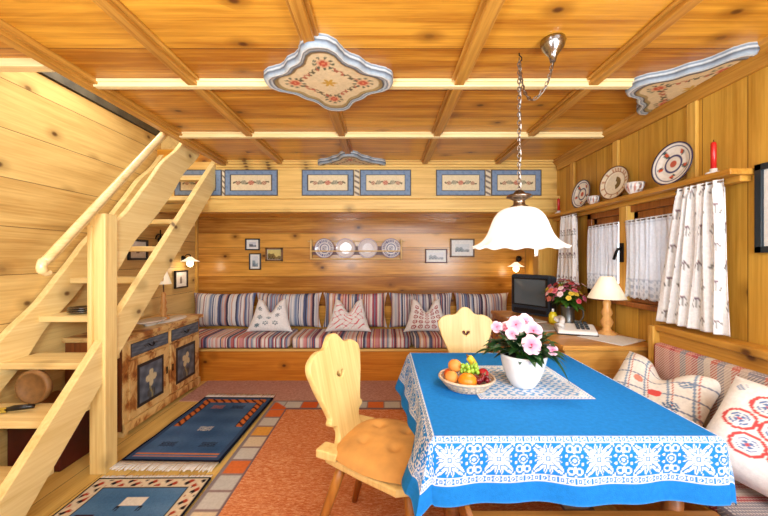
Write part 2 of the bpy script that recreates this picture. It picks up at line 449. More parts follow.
# ceiling grid: double profiled beams
tn = 2
for X in (-1.07, -0.335, 0.42, 1.17):
    b_ = MB(); b_.box(X-0.045, X+0.045, YF, 3.50, ZC-0.014, ZC); b_.box(X-0.026, X+0.026, YF, 3.50, ZC-0.036, ZC-0.012)
    struct('trim_%d' % tn, b_, M['beam_y'], bevel=0.004); tn += 1
for Y in (-0.3, 0.42, 1.15, 1.92, 2.72):
    b_ = MB(); b_.box(-1.64, 1.75, Y-0.032, Y+0.032, ZC-0.016, ZC); b_.box(-1.64, 1.75, Y-0.020, Y+0.020, ZC-0.040, ZC-0.014)
    struct('trim_%d' % tn, b_, M['beam_x_lit'], bevel=0.004); tn += 1
e_ = MB(); e_.box(-1.70, -1.60, YF, 3.50, ZC-0.03, ZC+0.02); e_.box(-1.68, -1.625, YF, 3.50, ZC-0.05, ZC-0.028); e_.box(-1.70, -1.67, 1.76, 3.5, ZC, ZC+0.2)
struct('trim_%d' % tn, e_, M['beam_y'], bevel=0.004); tn += 1
struct('trim_%d' % tn, MB().box(-2.40, -1.70, 1.70, 1.76, ZC-0.04, ZC+0.18), M['beam_x_lit'], bevel=0.004); tn += 1
c_ = MB(); c_.prism([(XR, ZC), (XR-0.075, ZC), (XR-0.07, ZC-0.02), (XR-0.03, ZC-0.05), (XR-0.022, ZC-0.10), (XR, ZC-0.10)], 'y', YF, 3.5)
struct('trim_%d' % tn, c_, M['beam_y']); tn += 1
# alcove frieze with painted panels
FY = 3.54
fz = MB(); fz.box(-2.39, XR, FY, FY+0.07, 1.985, ZC)
frieze = struct('wall_frieze', fz, M['frieze'])
t_ = MB(); t_.box(-1.74, XR, FY-0.05, FY, 2.315, ZC); t_.box(-1.74, XR, FY-0.025, FY, 2.29, 2.316); t_.box(-1.74, XR, FY-0.075, FY-0.02, 2.335, ZC)
struct('trim_%d' % tn, t_, M['frieze'], bevel=0.003); tn += 1
t_ = MB(); t_.box(-2.39, XR-0.002, FY-0.05, FY+0.10, 1.845, 1.955); t_.box(-2.39, XR-0.002, FY-0.075, FY+0.02, 1.955, 1.985)
t_.box(-2.39, XR-0.002, FY-0.035, FY+0.08, 1.825, 1.848)
struct('trim_%d' % tn, t_, M['frieze'], bevel=0.006); tn += 1
struct('ceiling_alcove', MB().box(-2.39, XR, FY+0.07, YB, 1.86, 1.90), M['back'])
struct('trim_%d' % tn, MB().box(1.60, XR-0.003, FY-0.02, FY+0.12, 0, 1.83), M['panel_z'], bevel=0.006); tn += 1
struct('trim_%d' % tn, MB().box(XL, XL+0.03, YB-0.035, YB-0.003, 0.5, 1.86), M['panel_z'], bevel=0.004); tn += 1

def floral(u, v, seed):
    """floral spray colours on cream, u,v in -1..1"""
    c = (228, 208, 168)
    d = math.hypot(u*1.1, v*0.9)
    if math.hypot(u*2.2, v) < 0.30: return (178, 92, 70) if int(u*60+v*9) % 2 else (206, 150, 120)
    if math.hypot((abs(u)-0.35)*2.0, v-0.05) < 0.26: return (120, 124, 104) if (int(u*29+v*7) % 2) else (196, 180, 146)
    if math.hypot((abs(u)-0.62)*2.2, v+0.05) < 0.24: return (170, 110, 84) if int(u*50+v*9) % 2 else (200, 170, 136)
    if abs(v-0.12*math.sin(u*9+seed)) < 0.10 and abs(u) < 0.85: return (104, 92, 66)
    return c
PN = [(175, 222), (225, 278), (302, 354), (360, 411), (436, 485), (491, 541)]
for k, (a, b2) in enumerate(PN):
    x0 = (a-384)*FY/340; x1 = (b2-384)*FY/340; z0, z1 = 1.995, 2.268
    def pf(u, v, x0=x0, x1=x1): 
        return (x0+(x1-x0)*u, FY-0.012, z0+(z1-z0)*v)
    def cf(u, v, k=k, x0=x0, x1=x1):
        W = x1-x0; H = z1-z0; ex = min(u, 1-u)*W; ez = min(v, 1-v)*H
        e = min(ex, ez)
        if e < 0.008: return (84, 72, 62)
        ix, iz = ex-0.058, ez-0.052; i = min(ix, iz)
        if i < 0: return (122, 142, 168) if math.sin(u*40+v*9)*math.sin(v*23) > -0.5 else (108, 130, 158)
        if i < 0.008: return (70, 66, 66)
        return floral((u-0.5)*2*W/(W-0.116), (v-0.5)*2*H/(H-0.104), k)
    p_ = MB(); p_.grid(84, 40, pf, cf, False); p_.box(x0, x1, FY-0.010, FY, z0, z1, col=(90, 110, 135))
    obj('painted_panel', p_, M['paint'], frieze, recalc=False)
for k, (a, b2) in enumerate([(222.5, 225), (354.5, 359.5), (485.5, 490.5)]):
    x0 = (a-384)*FY/340; x1 = (b2-384)*FY/340
    g_ = MB(); g_.grid(6, 60, lambda u, v: (x0+(x1-x0)*u, FY-0.006, 1.995+0.273*v), lambda u, v: (224, 206, 176) if math.sin(v*30+u*3) > -0.3 else (126, 110, 96), False)
    obj('marbled_strip', g_, M['paint'], frieze, recalc=False)

# right wall battens
for Y in (3.22, 2.62, 1.97):
    struct('trim_%d' % tn, MB().box(XR-0.022, XR-0.001, Y-0.03, Y+0.03, 1.80, ZC-0.10), M['panel_z'], bevel=0.004); tn += 1
struct('trim_%d' % tn, MB().box(XR-0.02, XR-0.001, 1.30, 1.36, 0.95, 2.25), M['panel_z'], bevel=0.004); tn += 1

# window
win = thing('window_1', None, None, (XR, 2.5, WZ0)); win['kind'] = 'structure'
f_ = MB()
fx0, fx1 = XR-0.02, XR+0.06
f_.box(fx0, fx1, WY0, WY1, WZ0, WZ0+0.06); f_.box(fx0, fx1, WY0, WY1, WZ1-0.06, WZ1)
f_.box(fx0, fx1, WY0, WY0+0.06, WZ0, WZ1); f_.box(fx0, fx1, WY1-0.06, WY1, WZ0, WZ1)
obj('window_frame', f_, M['windowwood'], win, bevel=0.005)
f_ = MB(); f_.box(XR-0.05, XR+0.06, 2.455, 2.535, WZ0, WZ1+0.04); obj('window_mullion', f_, M['panel_z'], win, bevel=0.006)
for (a, b2) in ((WY0+0.06, 2.455), (2.535, WY1-0.06)):
    f_ = MB()
    for q in ((a, b2, WZ0+0.06, WZ0+0.11), (a, b2, WZ1-0.11, WZ1-0.06), (a, a+0.045, WZ0+0.06, WZ1-0.06), (b2-0.045, b2, WZ0+0.06, WZ1-0.06)):
        f_.box(XR+0.005, XR+0.05, *q)
    s_ = obj('casement', f_, M['windowwood'], win, bevel=0.004)
    obj('window_pane', MB().box(XR+0.028, XR+0.034, a+0.04, b2-0.04, WZ0+0.1, WZ1-0.1), M['glass'], s_)
obj('window_sill', MB().box(XR-0.07, XR+0.1, WY0-0.04, WY1+0.04, WZ0-0.035, WZ0), M['windowwood'], win, bevel=0.006)
h_ = MB(); h_.box(XR-0.062, XR-0.05, 2.48, 2.51, 1.32, 1.46); h_.tube([(XR-0.06, 2.495, 1.42), (XR-0.085, 2.495, 1.415), (XR-0.09, 2.51, 1.38), (XR-0.09, 2.53, 1.34)], 0.010)
obj('window_handle', h_, M['iron'], win)

# ------------------------------------------------------------------ carpets and rugs
tag(obj('carpet', MB().box(-1.93, 1.12, 3.20, 3.725, 0.0, 0.006), M['carpet'], origin=(0, 3.45, 0)), 'dusty pink woven carpet strip on the floor along the front of the long back bench', 'carpet')

RX0, RX1, RY0, RY1 = -1.03, 1.12, 0.55, 3.19
t = thing('area_rug', 'large terracotta orange rug with a border of cream, yellow and orange squares', 'rug', (0.1, 1.9, 0))
obj('rug_field', MB().box(RX0+0.17, RX1-0.17, RY0+0.17, RY1-0.19, 0.001, 0.014), M['terra'], t)
def border_col(x, y):
    dl, dr, db, dt = x-RX0, RX1-x, y-RY0, RY1-y
    e = min(dl, dr, db, dt)
    if e < 0.025: return (142, 134, 138)
    if e > 0.158: return (130, 110, 116)
    s = y if min(dl, dr) < min(db, dt) else x
    i = math.floor(s/0.15); f = s/0.15-i
    if f < 0.06 or f > 0.94: return (150, 130, 130)
    return [(214, 104, 54), (222, 206, 178), (232, 172, 82), (198, 200, 198), (224, 122, 66)][i % 5] if (i*7) % 3 else (206, 206, 202)
g_ = MB()
for (a0, a1, b0, b1) in ((RX0, RX0+0.17, RY0, RY1), (RX1-0.17, RX1, RY0, RY1), (RX0+0.17, RX1-0.17, RY0, RY0+0.17), (RX0+0.17, RX1-0.17, RY1-0.19, RY1)):
    nu = max(4, int((a1-a0)/0.01)); nv = max(4, int((b1-b0)/0.01))
    g_.grid(nu, nv, lambda u, v: (a0+(a1-a0)*u, b0+(b1-b0)*v, 0.013), lambda u, v: border_col(a0+(a1-a0)*u, b0+(b1-b0)*v), False)
g_.box(RX0, RX1, RY0, RY1, 0.0, 0.004, col=(120, 100, 96))
obj('rug_border', g_, M['rug'], t, recalc=False)

def rug_a(u, v, W, H):
    x, y = u*W, v*H; ex, ey = min(x, W-x), min(y, H-y); e = min(ex, ey)
    if e < 0.018: return (26, 30, 48)
    if e < 0.045: return (60, 84, 122)
    top = H-y
    if 0.05 < y < 0.06 or 0.075 < y < 0.09: return (206, 130, 70)
    inb = (0.05 < ex < 0.115 and y > H*0.45) or (0.05 < top < 0.12)
    if inb:
        if 0.058 < ex < 0.107 or top < 0.12:
            return (214, 122, 62) if int((x+y)*42) % 3 else (70, 40, 40)
        return (30, 34, 52)
    # motifs
    for (mx, my, c) in ((0.5, 0.42, (216, 214, 206)), (0.28, 0.2, (36, 34, 44)), (0.72, 0.2, (36, 34, 44)), (0.35, 0.8, (190, 110, 80)), (0.62, 0.8, (30, 32, 46))):
        dx, dy = abs(u-mx)*W, abs(v-my)*H
        if dx < 0.055 and dy < 0.03 and (int(dx*110)+int(dy*110)) % 2 == 0: return c
    n = math.sin(x*9+y*3)*0.5+math.sin(y*31)*0.3+math.sin(x*23-y*11)*0.2
    return (72+n*18, 106+n*20, 150+n*22)
def rug_b(u, v, W, H):
    x, y = u*W, v*H; ex, ey = min(x, W-x), min(y, H-y); e = min(ex, ey)
    if e < 0.012: return (30, 28, 36)
    if e < 0.085:
        s = (x+y if True else x); k = int(math.floor((x-y)*28)) % 2; q = int(math.floor((x+y)*28)) % 3
        if e < 0.02 or e > 0.075: return (214, 204, 180)
        return [(176, 70, 50), (226, 214, 190), (40, 34, 44)][q] if k else (220, 206, 180)
    if e < 0.095: return (30, 28, 36)
    for (mx, my, c, w, h) in ((0.52, 0.80, (224, 222, 214), 0.06, 0.03), (0.35, 0.45, (22, 22, 30), 0.07, 0.04), (0.66, 0.6, (120, 140, 160), 0.035, 0.02), (0.25, 0.68, (60, 40, 50), 0.05, 0.02), (0.6, 0.25, (224, 222, 214), 0.06, 0.04)):
        if abs(u-mx)*W < w and abs(v-my)*H < h: return c
        if abs(abs(u-mx)*W-w) < 0.012 and 0 < (my-v)*H-h < 0.05 and abs((my-v)*H-h-abs(abs(u-mx)*W-w)*3) < 0.02: return (34, 34, 44)
    n = math.sin(x*9+y*3)*0.5+math.sin(y*37)*0.3
    return (80+n*16, 122+n*16, 168+n*16)
def small_rug(label, cx, cy, W, H, fn, rot, z, fr=0.07):
    t = thing('runner_rug', label, 'rug', (cx, cy, 0), 'small blue woven rugs on the floor')
    g_ = MB(); nu, nv = int(W/0.007), int(H/0.008)
    g_.grid(nu, nv, lambda u, v: ((u-0.5)*W, (v-0.5)*H, z+0.008+0.002*math.sin(v*14)), lambda u, v: fn(u, v, W, H), True)
    g_.box(-W/2, W/2, -H/2, H/2, z, z+0.003, col=(40, 50, 70))
    obj('woven_field', g_, M['rug'], t, local=True, recalc=False)
    f_ = MB()
    for sgn in (-1, 1):
        for i in range(int(W/0.008)):
            x = -W/2+0.004+i*0.008; dx = random.uniform(-0.01, 0.01); y0 = sgn*(H/2)
            f_.tube([(x, y0, z+0.006), (x+dx*0.5, y0+sgn*fr*0.5, z+0.006), (x+dx, y0+sgn*fr*random.uniform(0.85, 1.1), z+0.004)], 0.0032, 5)
    o = obj('fringe', f_, M['matt'], t, local=True); o['kind'] = 'stuff'
    t.rotation_euler = (0, 0, rot)
    return t
small_rug('blue runner rug with orange stepped border, between the painted sideboard and the orange rug', -1.39, 2.73, 0.66, 1.02, rug_a, -0.02, 0.014, 0.09)
small_rug('blue rug with cream and red zigzag border, nearest the foot of the stairs', -1.375, 1.565, 0.67, 0.98, rug_b, 0.01, 0.014, 0.03)

# ------------------------------------------------------------------ staircase
K = 1.065
def lineY(z, Y0): return Y0+(z-1.35)/K
st = thing('staircase', 'steep open pale pine staircase with wavy-edged balustrade board and glossy handrail on left', 'stairs', (-2.05, 2.1, 0))
def slope_board(name, x0, x1, Y0, zt, zb, halfw, mat, wavy=0, ymin=-9):
    # board whose long axis follows the pitch, cut level at both ends
    d = Vector((0, 1, K)).normalized(); nrm = Vector((0, -K, 1)).normalized()
    pts_t = []; pts_b = []
    L0 = (zb-1.35)/K; L1 = (zt-1.35)/K; n = 60
    for i in range(n+1):
        s = L0+(L1-L0)*i/n; c = Vector((0, Y0+s, 1.35+K*s)); q = s*math.hypot(1, K)
        wt = wb = 0
        if wavy:
            wt = wavy*(math.sin(q*7.5+1.4)+0.35*math.sin(q*15.0)); wb = wavy*(math.sin(q*7.5+2.6)+0.35*math.sin(q*15+1.0))
        pts_t.append(c+nrm*(halfw+wt)); pts_b.append(c-nrm*(halfw+wb))
    def clip(ps):
        out = []
        for p in ps:
            z = min(max(p.z, zb), zt); out.append((max(p.y, ymin), z))
        return out
    out = clip(pts_t)+list(reversed(clip(pts_b)))
    clean = [out[0]]
    for p in out[1:]:
        if abs(p[0]-clean[-1][0])+abs(p[1]-clean[-1][1]) > 1e-4: clean.append(p)
    return obj(name, MB().prism(clean, 'x', x0, x1), mat, st, bevel=0.004)
slope_board('stringer', -1.80, -1.75, 2.72, 2.50, 0.0, 0.092, M['stair_y'])
slope_board('stringer', -2.385, -2.335, 2.70, 2.50, 0.0, 0.095, M['stair_y'], 0.012)
slope_board('balustrade_board', -1.79, -1.755, 2.16, 2.42, 1.10, 0.110, M['stair_y'], 0.012, 2.12)
for k in range(10):
    z = 0.22+0.245*k; y = lineY(z, 2.70)-0.03
    tr_ = MB(); tr_.box(-2.34, -1.792, y, y+0.24, z-0.04, z)
    obj('tread', tr_, M['stair_x'], st, bevel=0.005)
p_ = MB(); p_.box(-1.835, -1.735, 2.115, 2.215, 0, 1.63); p_.box(-1.832, -1.805, 2.095, 2.117, 0.5, 1.55)
obj('newel_post', p_, M['stair_z'], st, bevel=0.006)
# handrail: flat sloping board plus rounded grip with curled end
d = Vector((0, 1, K)).normalized(); nrm = Vector((0, -K, 1)).normalized()
slope_board('handrail_board', -1.80, -1.765, 1.81, 2.42, 1.33, 0.022, M['stair_y'])
hp = []
for i in range(15):
    s = -0.02+(0.93)*i/14; hp.append((-1.745, 1.775+s, 1.36+K*s))
curl = [(-1.745, 1.775, 1.275), (-1.745, 1.752, 1.272), (-1.745, 1.735, 1.287), (-1.745, 1.733, 1.31), (-1.745, 1.742, 1.335)]
path = catmull(curl+hp[::2], 4)
obj('handrail_grip', MB().tube(path, [0.022 if i > 6 else 0.016 for i in range(len(path))], 14), M['rail'], st)

# things on and under the stairs
w_ = MB(); R = Matrix.Rotation(PI/2, 4, 'X')
w_.lathe([(0.0, -0.02), (0.085, -0.02), (0.10, -0.016), (0.102, 0.0), (0.10, 0.016), (0.085, 0.02), (0.078, 0.006), (0.0, 0.006)], (-2.12, 2.06, 0.570), 36, R)
tag(obj('round_wooden_box', w_, M['pottery'], origin=(-2.12, 2.06, 0.468)), 'round wooden box standing on edge on the second stair tread', 'box')
b_ = thing('hand_brush', 'yellow straw hand brush with black handle tip lying on the second stair tread', 'brush', (-2.17, 1.93, 0.466))
u_ = MB()
for i in range(26):
    a = random.uniform(-0.05, 0.05)
    u_.tube([(-2.15, 1.94+a*0.2, 0.482+random.uniform(-0.008, 0.012)), (-2.33, 1.90+a, 0.478+random.uniform(-0.008, 0.006))], 0.004, 5)
obj('bristles', u_, M['straw'], b_)
obj('handle', MB().tube([(-2.16, 1.94, 0.484), (-2.12, 1.95, 0.49), (-2.03, 1.97, 0.492)], [0.012, 0.016, 0.013], 10), M['black'], b_)
t = thing('metal_dishes', 'small stack of silver metal dishes on the fourth stair tread', 'dishes', (-2.16, 2.44, 0.955))
for i in range(3):
    obj('dish', MB().lathe([(0.0, 0), (0.05, 0), (0.085, 0.012), (0.087, 0.015), (0.05, 0.005), (0, 0.005)], (-2.16, 2.44, 0.956+0.014*i), 28), M['steel'], t)
c_ = thing('storage_chest', 'dark red wooden chest tucked under the stairs by the left wall', 'chest', (-2.2, 2.3, 0))
obj('chest_body', MB().box(-2.375, -2.04, 2.14, 2.46, 0, 0.36), M['redbox'], c_, bevel=0.008)
obj('lid', MB().box(-2.38, -2.03, 2.13, 2.47, 0.36, 0.39), M['cabdark'], c_, bevel=0.006)

# ------------------------------------------------------------------ painted sideboard
sb = thing('painted_sideboard', 'low cream mottled sideboard with blue-grey painted doors and drawers along left wall', 'sideboard', (-2.17, 3.09, 0))
SX, SY0, SY1 = -1.955, 2.55, 3.60
o_ = MB(); o_.box(XL+0.015, SX, SY0, SY1, 0.08, 0.72)
o_.box(XL+0.015, SX, SY0, SY0+0.05, 0, 0.09); o_.box(XL+0.015, SX, SY1-0.05, SY1, 0, 0.09)
obj('body', o_, M['marble'], sb, bevel=0.005)
obj('side_panel', MB().box(XL+0.02, SX-0.01, SY0-0.012, SY0, 0.05, 0.72), M['cabdark'], sb)
obj('top', MB().box(XL+0.01, SX+0.03, SY0-0.03, SY1+0.03, 0.72, 0.755), M['marble'], sb, bevel=0.006)
obj('plinth', MB().box(SX-0.02, SX+0.014, SY0, SY1, 0.03, 0.10), M['marble'], sb, bevel=0.004)
def blue_panel(u, v, k, aspect):
    e = min(u, 1-u, (v if True else v), 1-v)
    if min(min(u, 1-u)*aspect, min(v, 1-v)) < 0.05: return (44, 40, 42)
    n = math.sin(u*13+v*7+k)*math.sin(v*17-u*5)
    base = (92+n*20, 104+n*20, 118+n*20)
    x, y = (u-0.5)*2, (v-0.5)*2
    if k < 2:   # cream blossom spray
        a = math.atan2(y-0.15, x); r = math.hypot(x, y-0.15)
        if r < 0.22+0.22*abs(math.cos(2*a+k)): return (214, 202, 160)
        if abs(x-0.1*math.sin(y*6)) < 0.06 and y < 0: return (150, 142, 100)
        if math.hypot(x, y+0.62) < 0.3 and int(x*14) % 2: return (70, 70, 60)
    else:
        if math.hypot(x*0.9, y) < 0.35 and int(x*17+y*5) % 2: return (60, 56, 52)
    return base
ym = (SY0+SY1)/2
for k, (a, b2) in enumerate(((SY0+0.04, ym-0.012), (ym+0.012, SY1-0.04))):
    nm = 'left' if k == 0 else 'right'
    dr = obj('drawer', MB().box(SX, SX+0.016, a, b2, 0.575, 0.70), M['marble'], sb, bevel=0.003)
    g_ = MB(); g_.grid(60, 20, lambda u, v: (SX+0.019, a+0.015+(b2-a-0.03)*u, 0.588+0.10*v), lambda u, v: blue_panel(u, v, 2+k, 4.0), False)
    g_.box(SX+0.014, SX+0.0185, a+0.013, b2-0.013, 0.586, 0.69, col=(60, 56, 52))
    obj('drawer_front', g_, M['paint'], dr, recalc=False)
    c = (a+b2)/2
    obj('drawer_pull', MB().tube([(SX+0.02, c-0.03, 0.645), (SX+0.032, c-0.02, 0.63), (SX+0.034, c, 0.625), (SX+0.032, c+0.02, 0.63), (SX+0.02, c+0.03, 0.645)], 0.005, 8), M['iron'], dr)
    do = obj('door', MB().box(SX, SX+0.018, a, b2, 0.115, 0.56), M['marble'], sb, bevel=0.004)
    g_ = MB(); g_.grid(44, 44, lambda u, v: (SX+0.021, a+0.085+(b2-a-0.17)*u, 0.175+0.325*v), lambda u, v: blue_panel(u, v, k, 0.9), False)
    g_.box(SX+0.015, SX+0.0205, a+0.078, b2-0.078, 0.168, 0.507, col=(52, 46, 42))
    obj('door_panel', g_, M['paint'], do, recalc=False)
    ky = b2-0.03 if k == 0 else a+0.03
    obj('key_plate', MB().box(SX+0.017, SX+0.022, ky-0.008, ky+0.008, 0.32, 0.38), M['iron'], do)
# on the sideboard
pan = thing('saucepan', 'dark grey enamel pot on the stair end of the painted sideboard', 'pot', (-2.17, 2.70, 0.756))
obj('pot_body', MB().lathe([(0, 0), (0.06, 0), (0.075, 0.02), (0.08, 0.09), (0.083, 0.095), (0.076, 0.09), (0.07, 0.02), (0, 0.01)], (-2.17, 2.70, 0.757), 28), M['greypot'], pan)
obj('pot_rim', MB().tube([(-2.17+0.082*math.cos(a*PI/12), 2.70+0.082*math.sin(a*PI/12), 0.852) for a in range(24)], 0.004, 6, closed=True), M['steel'], pan)
g_ = MB(); g_.lathe([(0.0, 0.004), (0.15, 0.004), (0.155, 0.0), (0, 0)], (-2.10, 3.28, 0.757), 40, Matrix.Diagonal((0.9, 1.6, 1, 1)))
tag(obj('lace_doily', g_, M['matt'], origin=(-2.10, 3.28, 0.756)), 'oval white lace doily on top of the painted sideboard', 'doily')
g_ = MB(); g_.lathe([(0, 0), (0.05, 0), (0.05, 0.008), (0.11, 0.035), (0.125, 0.04), (0.12, 0.045), (0.05, 0.016), (0, 0.014)], (-2.07, 3.02, 0.756), 36, Matrix.Diagonal((0.8, 1.3, 1, 1)))
tag(obj('serving_dish', g_, M['white'], origin=(-2.07, 3.02, 0.756)), 'shallow oval white dish on the middle of the painted sideboard', 'dish')
def cone_lamp(nm, label, x, y, z, fat=1.0):
    t = thing(nm, label, 'lamp', (x, y, z))
    obj('lamp_base', MB().lathe([(0.0, 0), (0.05, 0), (0.052, 0.012), (0.025, 0.03), (0.02, 0.05), (0.034, 0.09), (0.02, 0.13), (0.03, 0.16), (0.018, 0.20), (0.022, 0.24), (0.01, 0.26), (0, 0.26)], (x, y, z), 24, Matrix.Diagonal((fat, fat, 1, 1))), M['lampwood'], t)
    return t
t = cone_lamp('table_lamp', 'small table lamp with white cone shade at the far end of the sideboard', -2.12, 3.27, 0.762)
obj('lamp_stem', MB().tube([(-2.12, 3.27, 1.0), (-2.12, 3.27, 1.2)], 0.006, 8), M['brass'], t)
obj('lamp_shade', MB().lathe([(0.03, 0.12), (0.068, 0.0), (0.066, 0.0), (0.028, 0.12)], (-2.12, 3.27, 1.10), 28, wob=lambda r, z, a, i: (r, z)), M['lampshade'], t)
for cx, cy, l in ((-2.20, 2.86, 'the taller'), (-2.24, 2.93, 'the shorter')):
    hh = 0.25 if 'tall' in l else 0.2
    t = thing('candlestick', 'white candle in iron holder on the painted sideboard, %s of two' % l, 'candle', (cx, cy, 0.756), 'candles on the sideboard')
    obj('holder', MB().lathe([(0, 0), (0.032, 0), (0.034, 0.006), (0.01, 0.012), (0.009, 0.06), (0.016, 0.07), (0.012, 0.085), (0, 0.085)], (cx, cy, 0.757), 20), M['iron'], t)
    obj('candle', MB().lathe([(0, 0.08), (0.010, 0.08), (0.0095, hh), (0.003, hh+0.004), (0, hh+0.004)], (cx, cy, 0.757), 16), M['white'], t)

# ------------------------------------------------------------------ long bench at the back
bn = thing('long_bench', 'long boxed pine bench across the back alcove', 'bench', (0, 4.0, 0))
BYF = 3.73
obj('bench_front', MB().box(-2.385, 1.59, BYF, BYF+0.03, 0, 0.33), M['bench'], bn)
obj('bench_seat', MB().box(-2.385, 1.59, BYF-0.02, 4.34, 0.33, 0.355), M['frieze'], bn, bevel=0.004)
def softbox(x0, x1, y0, y1, z0, z1, r=0.03, n=8, puff=0.0):
    mb = MB(); nx, ny = 60, 14
    prof = []
    for i in range(n+1):
        a = -PI/2+PI*i/n; prof.append((math.cos(a), math.sin(a)))
    # rounded section in YZ swept along X
    cy, cz = (y0+y1)/2, (z0+z1)/2; hy, hz = (y1-y0)/2, (z1-z0)/2
    sec = []
    for q in range(32):
        a = 2*PI*q/32; c, s = math.cos(a), math.sin(a)
        sec.append((cy+hy*math.copysign(abs(c)**0.28, c), cz+hz*math.copysign(abs(s)**0.4, s)))
    nx = 40; vs = []; fs = []
    for i in range(nx+1):
        x = x0+(x1-x0)*i/nx; e = min(i, nx-i)/nx; k = min(1, (e*(x1-x0)/0.02+0.6)) if e*(x1-x0) < 0.02 else 1
        w = 1+puff*math.sin(i*1.7)*0.02
        for (a, b2) in sec: vs.append((x, cy+(a-cy)*k, cz+(b2-cz)*k*w))
    m_ = len(sec)
    for i in range(nx):
        for q in range(m_): fs.append((i*m_+q, i*m_+(q+1) % m_, (i+1)*m_+(q+1) % m_, (i+1)*m_+q))
    fs.append(tuple(range(m_))); fs.append(tuple(reversed([nx*m_+q for q in range(m_)])))
    return mb.add(vs, fs, None, True)
pads = [(-2.37, -1.03, 'left third'), (-1.03, 0.31, 'middle third'), (0.31, 1.57, 'right third')]
for a, b2, l in pads:
    o = obj('seat_pad', softbox(a+0.004, b2-0.004, BYF-0.03, 4.22, 0.356, 0.485, puff=1), M['stripe'], None, origin=((a+b2)/2, 4.0, 0.356))
    tag(o, 'red and white striped seat pad on the %s of the long back bench' % l, 'seat pad', 'striped pads along the back bench')

def pillow_mb(w, h, t, cf=None, chop=0.0, n=44, ears=0.08, pinch=0.0):
    mb = MB()
    for side in (-1, 1):
        def pf(u, v, side=side):
            a, b2 = u*2-1, v*2-1
            x = a*w/2*(1-ears*(1-b2*b2)); z = b2*h/2*(1-ears*(1-a*a))
            th = (max(0, 1-a**4)**0.55)*(max(0, 1-b2**4)**0.55)*t/2
            x *= 1-pinch*((b2+1)/2)**0.8
            if chop:
                dd = chop*math.exp(-(a/(0.33+pinch*0.3))**2)*max(0, (b2+0.5)/1.5)**1.3; z -= dd; th *= 1-0.35*dd/chop
            th *= 1+0.05*math.sin(a*5+b2*3)+0.04*math.sin(b2*7-a*4)
            return (x, side*th, z+h/2)
        mb.grid(n, n, pf, (lambda u, v: cf(u*2-1, v*2-1)) if cf else None, True, flip=(side > 0))
    return mb
# back cushions
bcs = [(-2.36, -1.60, 'leftmost of the five', 'stripe2'), (-1.60, -0.78, 'second from the left end', 'stripe2'), (-0.76, 0.04, 'in the middle of the five', 'stripe'), (0.06, 0.86, 'second from the right end', 'stripe2'), (0.88, 1.56, 'rightmost, nearest the television', 'stripe2')]
for i, (a, b2, l, mm) in enumerate(bcs):
    if i == 0: a = -2.39
    mb = pillow_mb((b2-a)*1.0, 0.43, 0.17, None, 0, 30, 0.085)
    o = obj('back_cushion', mb, M[mm], None)
    o.location = ((a+b2)/2, 4.225, 0.487); o.rotation_euler = (-0.10, 0, 0)
    tag(o, 'blue striped back cushion on the long bench, %s' % l, 'cushion', 'striped back cushions on the long bench')
def emb(kind):
    def f(a, b2):
        base = (240, 238, 236)
        if kind == 0:
            for (x, y) in ((-0.5, -0.1), (-0.15, -0.5), (0.35, -0.5), (0.5, 0.05), (-0.55, -0.65), (0.0, 0.0), (0.65, 0.5), (-0.62, 0.45)):
                r = math.hypot(a-x, b2-y); an = math.atan2(b2-y, a-x)
                if r < 0.14 and abs(math.sin(3*an)) > 0.55: return (112, 132, 140)
        elif kind == 1:
            s = math.sin(a*9+2*math.sin(b2*5)) * math.sin(b2*8+1.5*math.sin(a*6))
            if abs(s) < 0.10 and abs(a) < 0.85 and abs(b2) < 0.85: return (216, 110, 116)
        else:
            for i in range(-2, 3):
                for j in range(-2, 3):
                    x, y = i*0.32, j*0.32-0.1; r = math.hypot(a-x, b2-y)
                    if 0.07 < r < 0.12 or r < 0.03: return (168, 62, 66)
        return base
    return f
for (x, k, l) in ((-1.34, 0, 'with small blue-grey sprigs, leftmost of three'), (-0.42, 1, 'with pink tracery, middle of three'), (0.50, 2, 'with dark red embroidery, nearest the heart chair')):
    o = obj('white_pillow', pillow_mb(0.55, 0.385, 0.14, emb(k), 0.15, 60, 0.05, 0.42), M['cloth'], None)
    o.location = (x, 3.97, 0.488); o.rotation_euler = (-0.26, 0, 0)
    tag(o, 'white dented pillow on the striped bench, %s' % l, 'pillow', 'white pillows on the long bench')

# ------------------------------------------------------------------ pictures and plate rack
def picture(label, cx, cz, w, h, wall, fw, fm, art, mount=0.2, y=None, grp=None):
    """wall 'back': plane Y=YB; 'left': plane X=XL, cx is Y; 'right'"""
    loc = {'back': (cx, YB-0.004, cz), 'left': (XL+0.004, cx, cz), 'right': (XR-0.004, cx, cz)}[wall]
    t = thing('framed_picture', label, 'picture', loc, grp)
    f_ = MB(); d_ = 0.022
    for q in ((-w/2, w/2, h/2-fw, h/2), (-w/2, w/2, -h/2, -h/2+fw), (-w/2, -w/2+fw, -h/2, h/2), (w/2-fw, w/2, -h/2, h/2)):
        f_.box(q[0], q[1], -d_, 0, q[2], q[3])
    obj('frame', f_, fm, t, local=True, bevel=0.002)
    iw, ih = w-2*fw, h-2*fw
    def cf(u, v):
        e = min(min(u, 1-u)*iw, min(v, 1-v)*ih)
        if e < mount*min(iw, ih): return (238, 236, 230)
        k = mount*min(iw, ih); return art((u*iw-k)/(iw-2*k), (v*ih-k)/(ih-2*k))
    g_ = MB(); g_.grid(26, 26, lambda u, v: ((u-0.5)*iw, -0.008, (v-0.5)*ih), cf, False)
    obj('print', g_, M['pic'], t, local=True, recalc=False)
    if wall == 'left': t.rotation_euler = (0, 0, PI/2)
    if wall == 'right': t.rotation_euler = (0, 0, -PI/2)
    return t
def landscape(sky, mid, dark):
    def f(u, v):
        hgt = 0.45+0.18*math.sin(u*6)+0.08*math.sin(u*17)
        if v > hgt: return sky
        if v > hgt-0.22: return mid
        return dark if math.sin(u*30)*math.sin(v*20) > 0 else mid
    return f
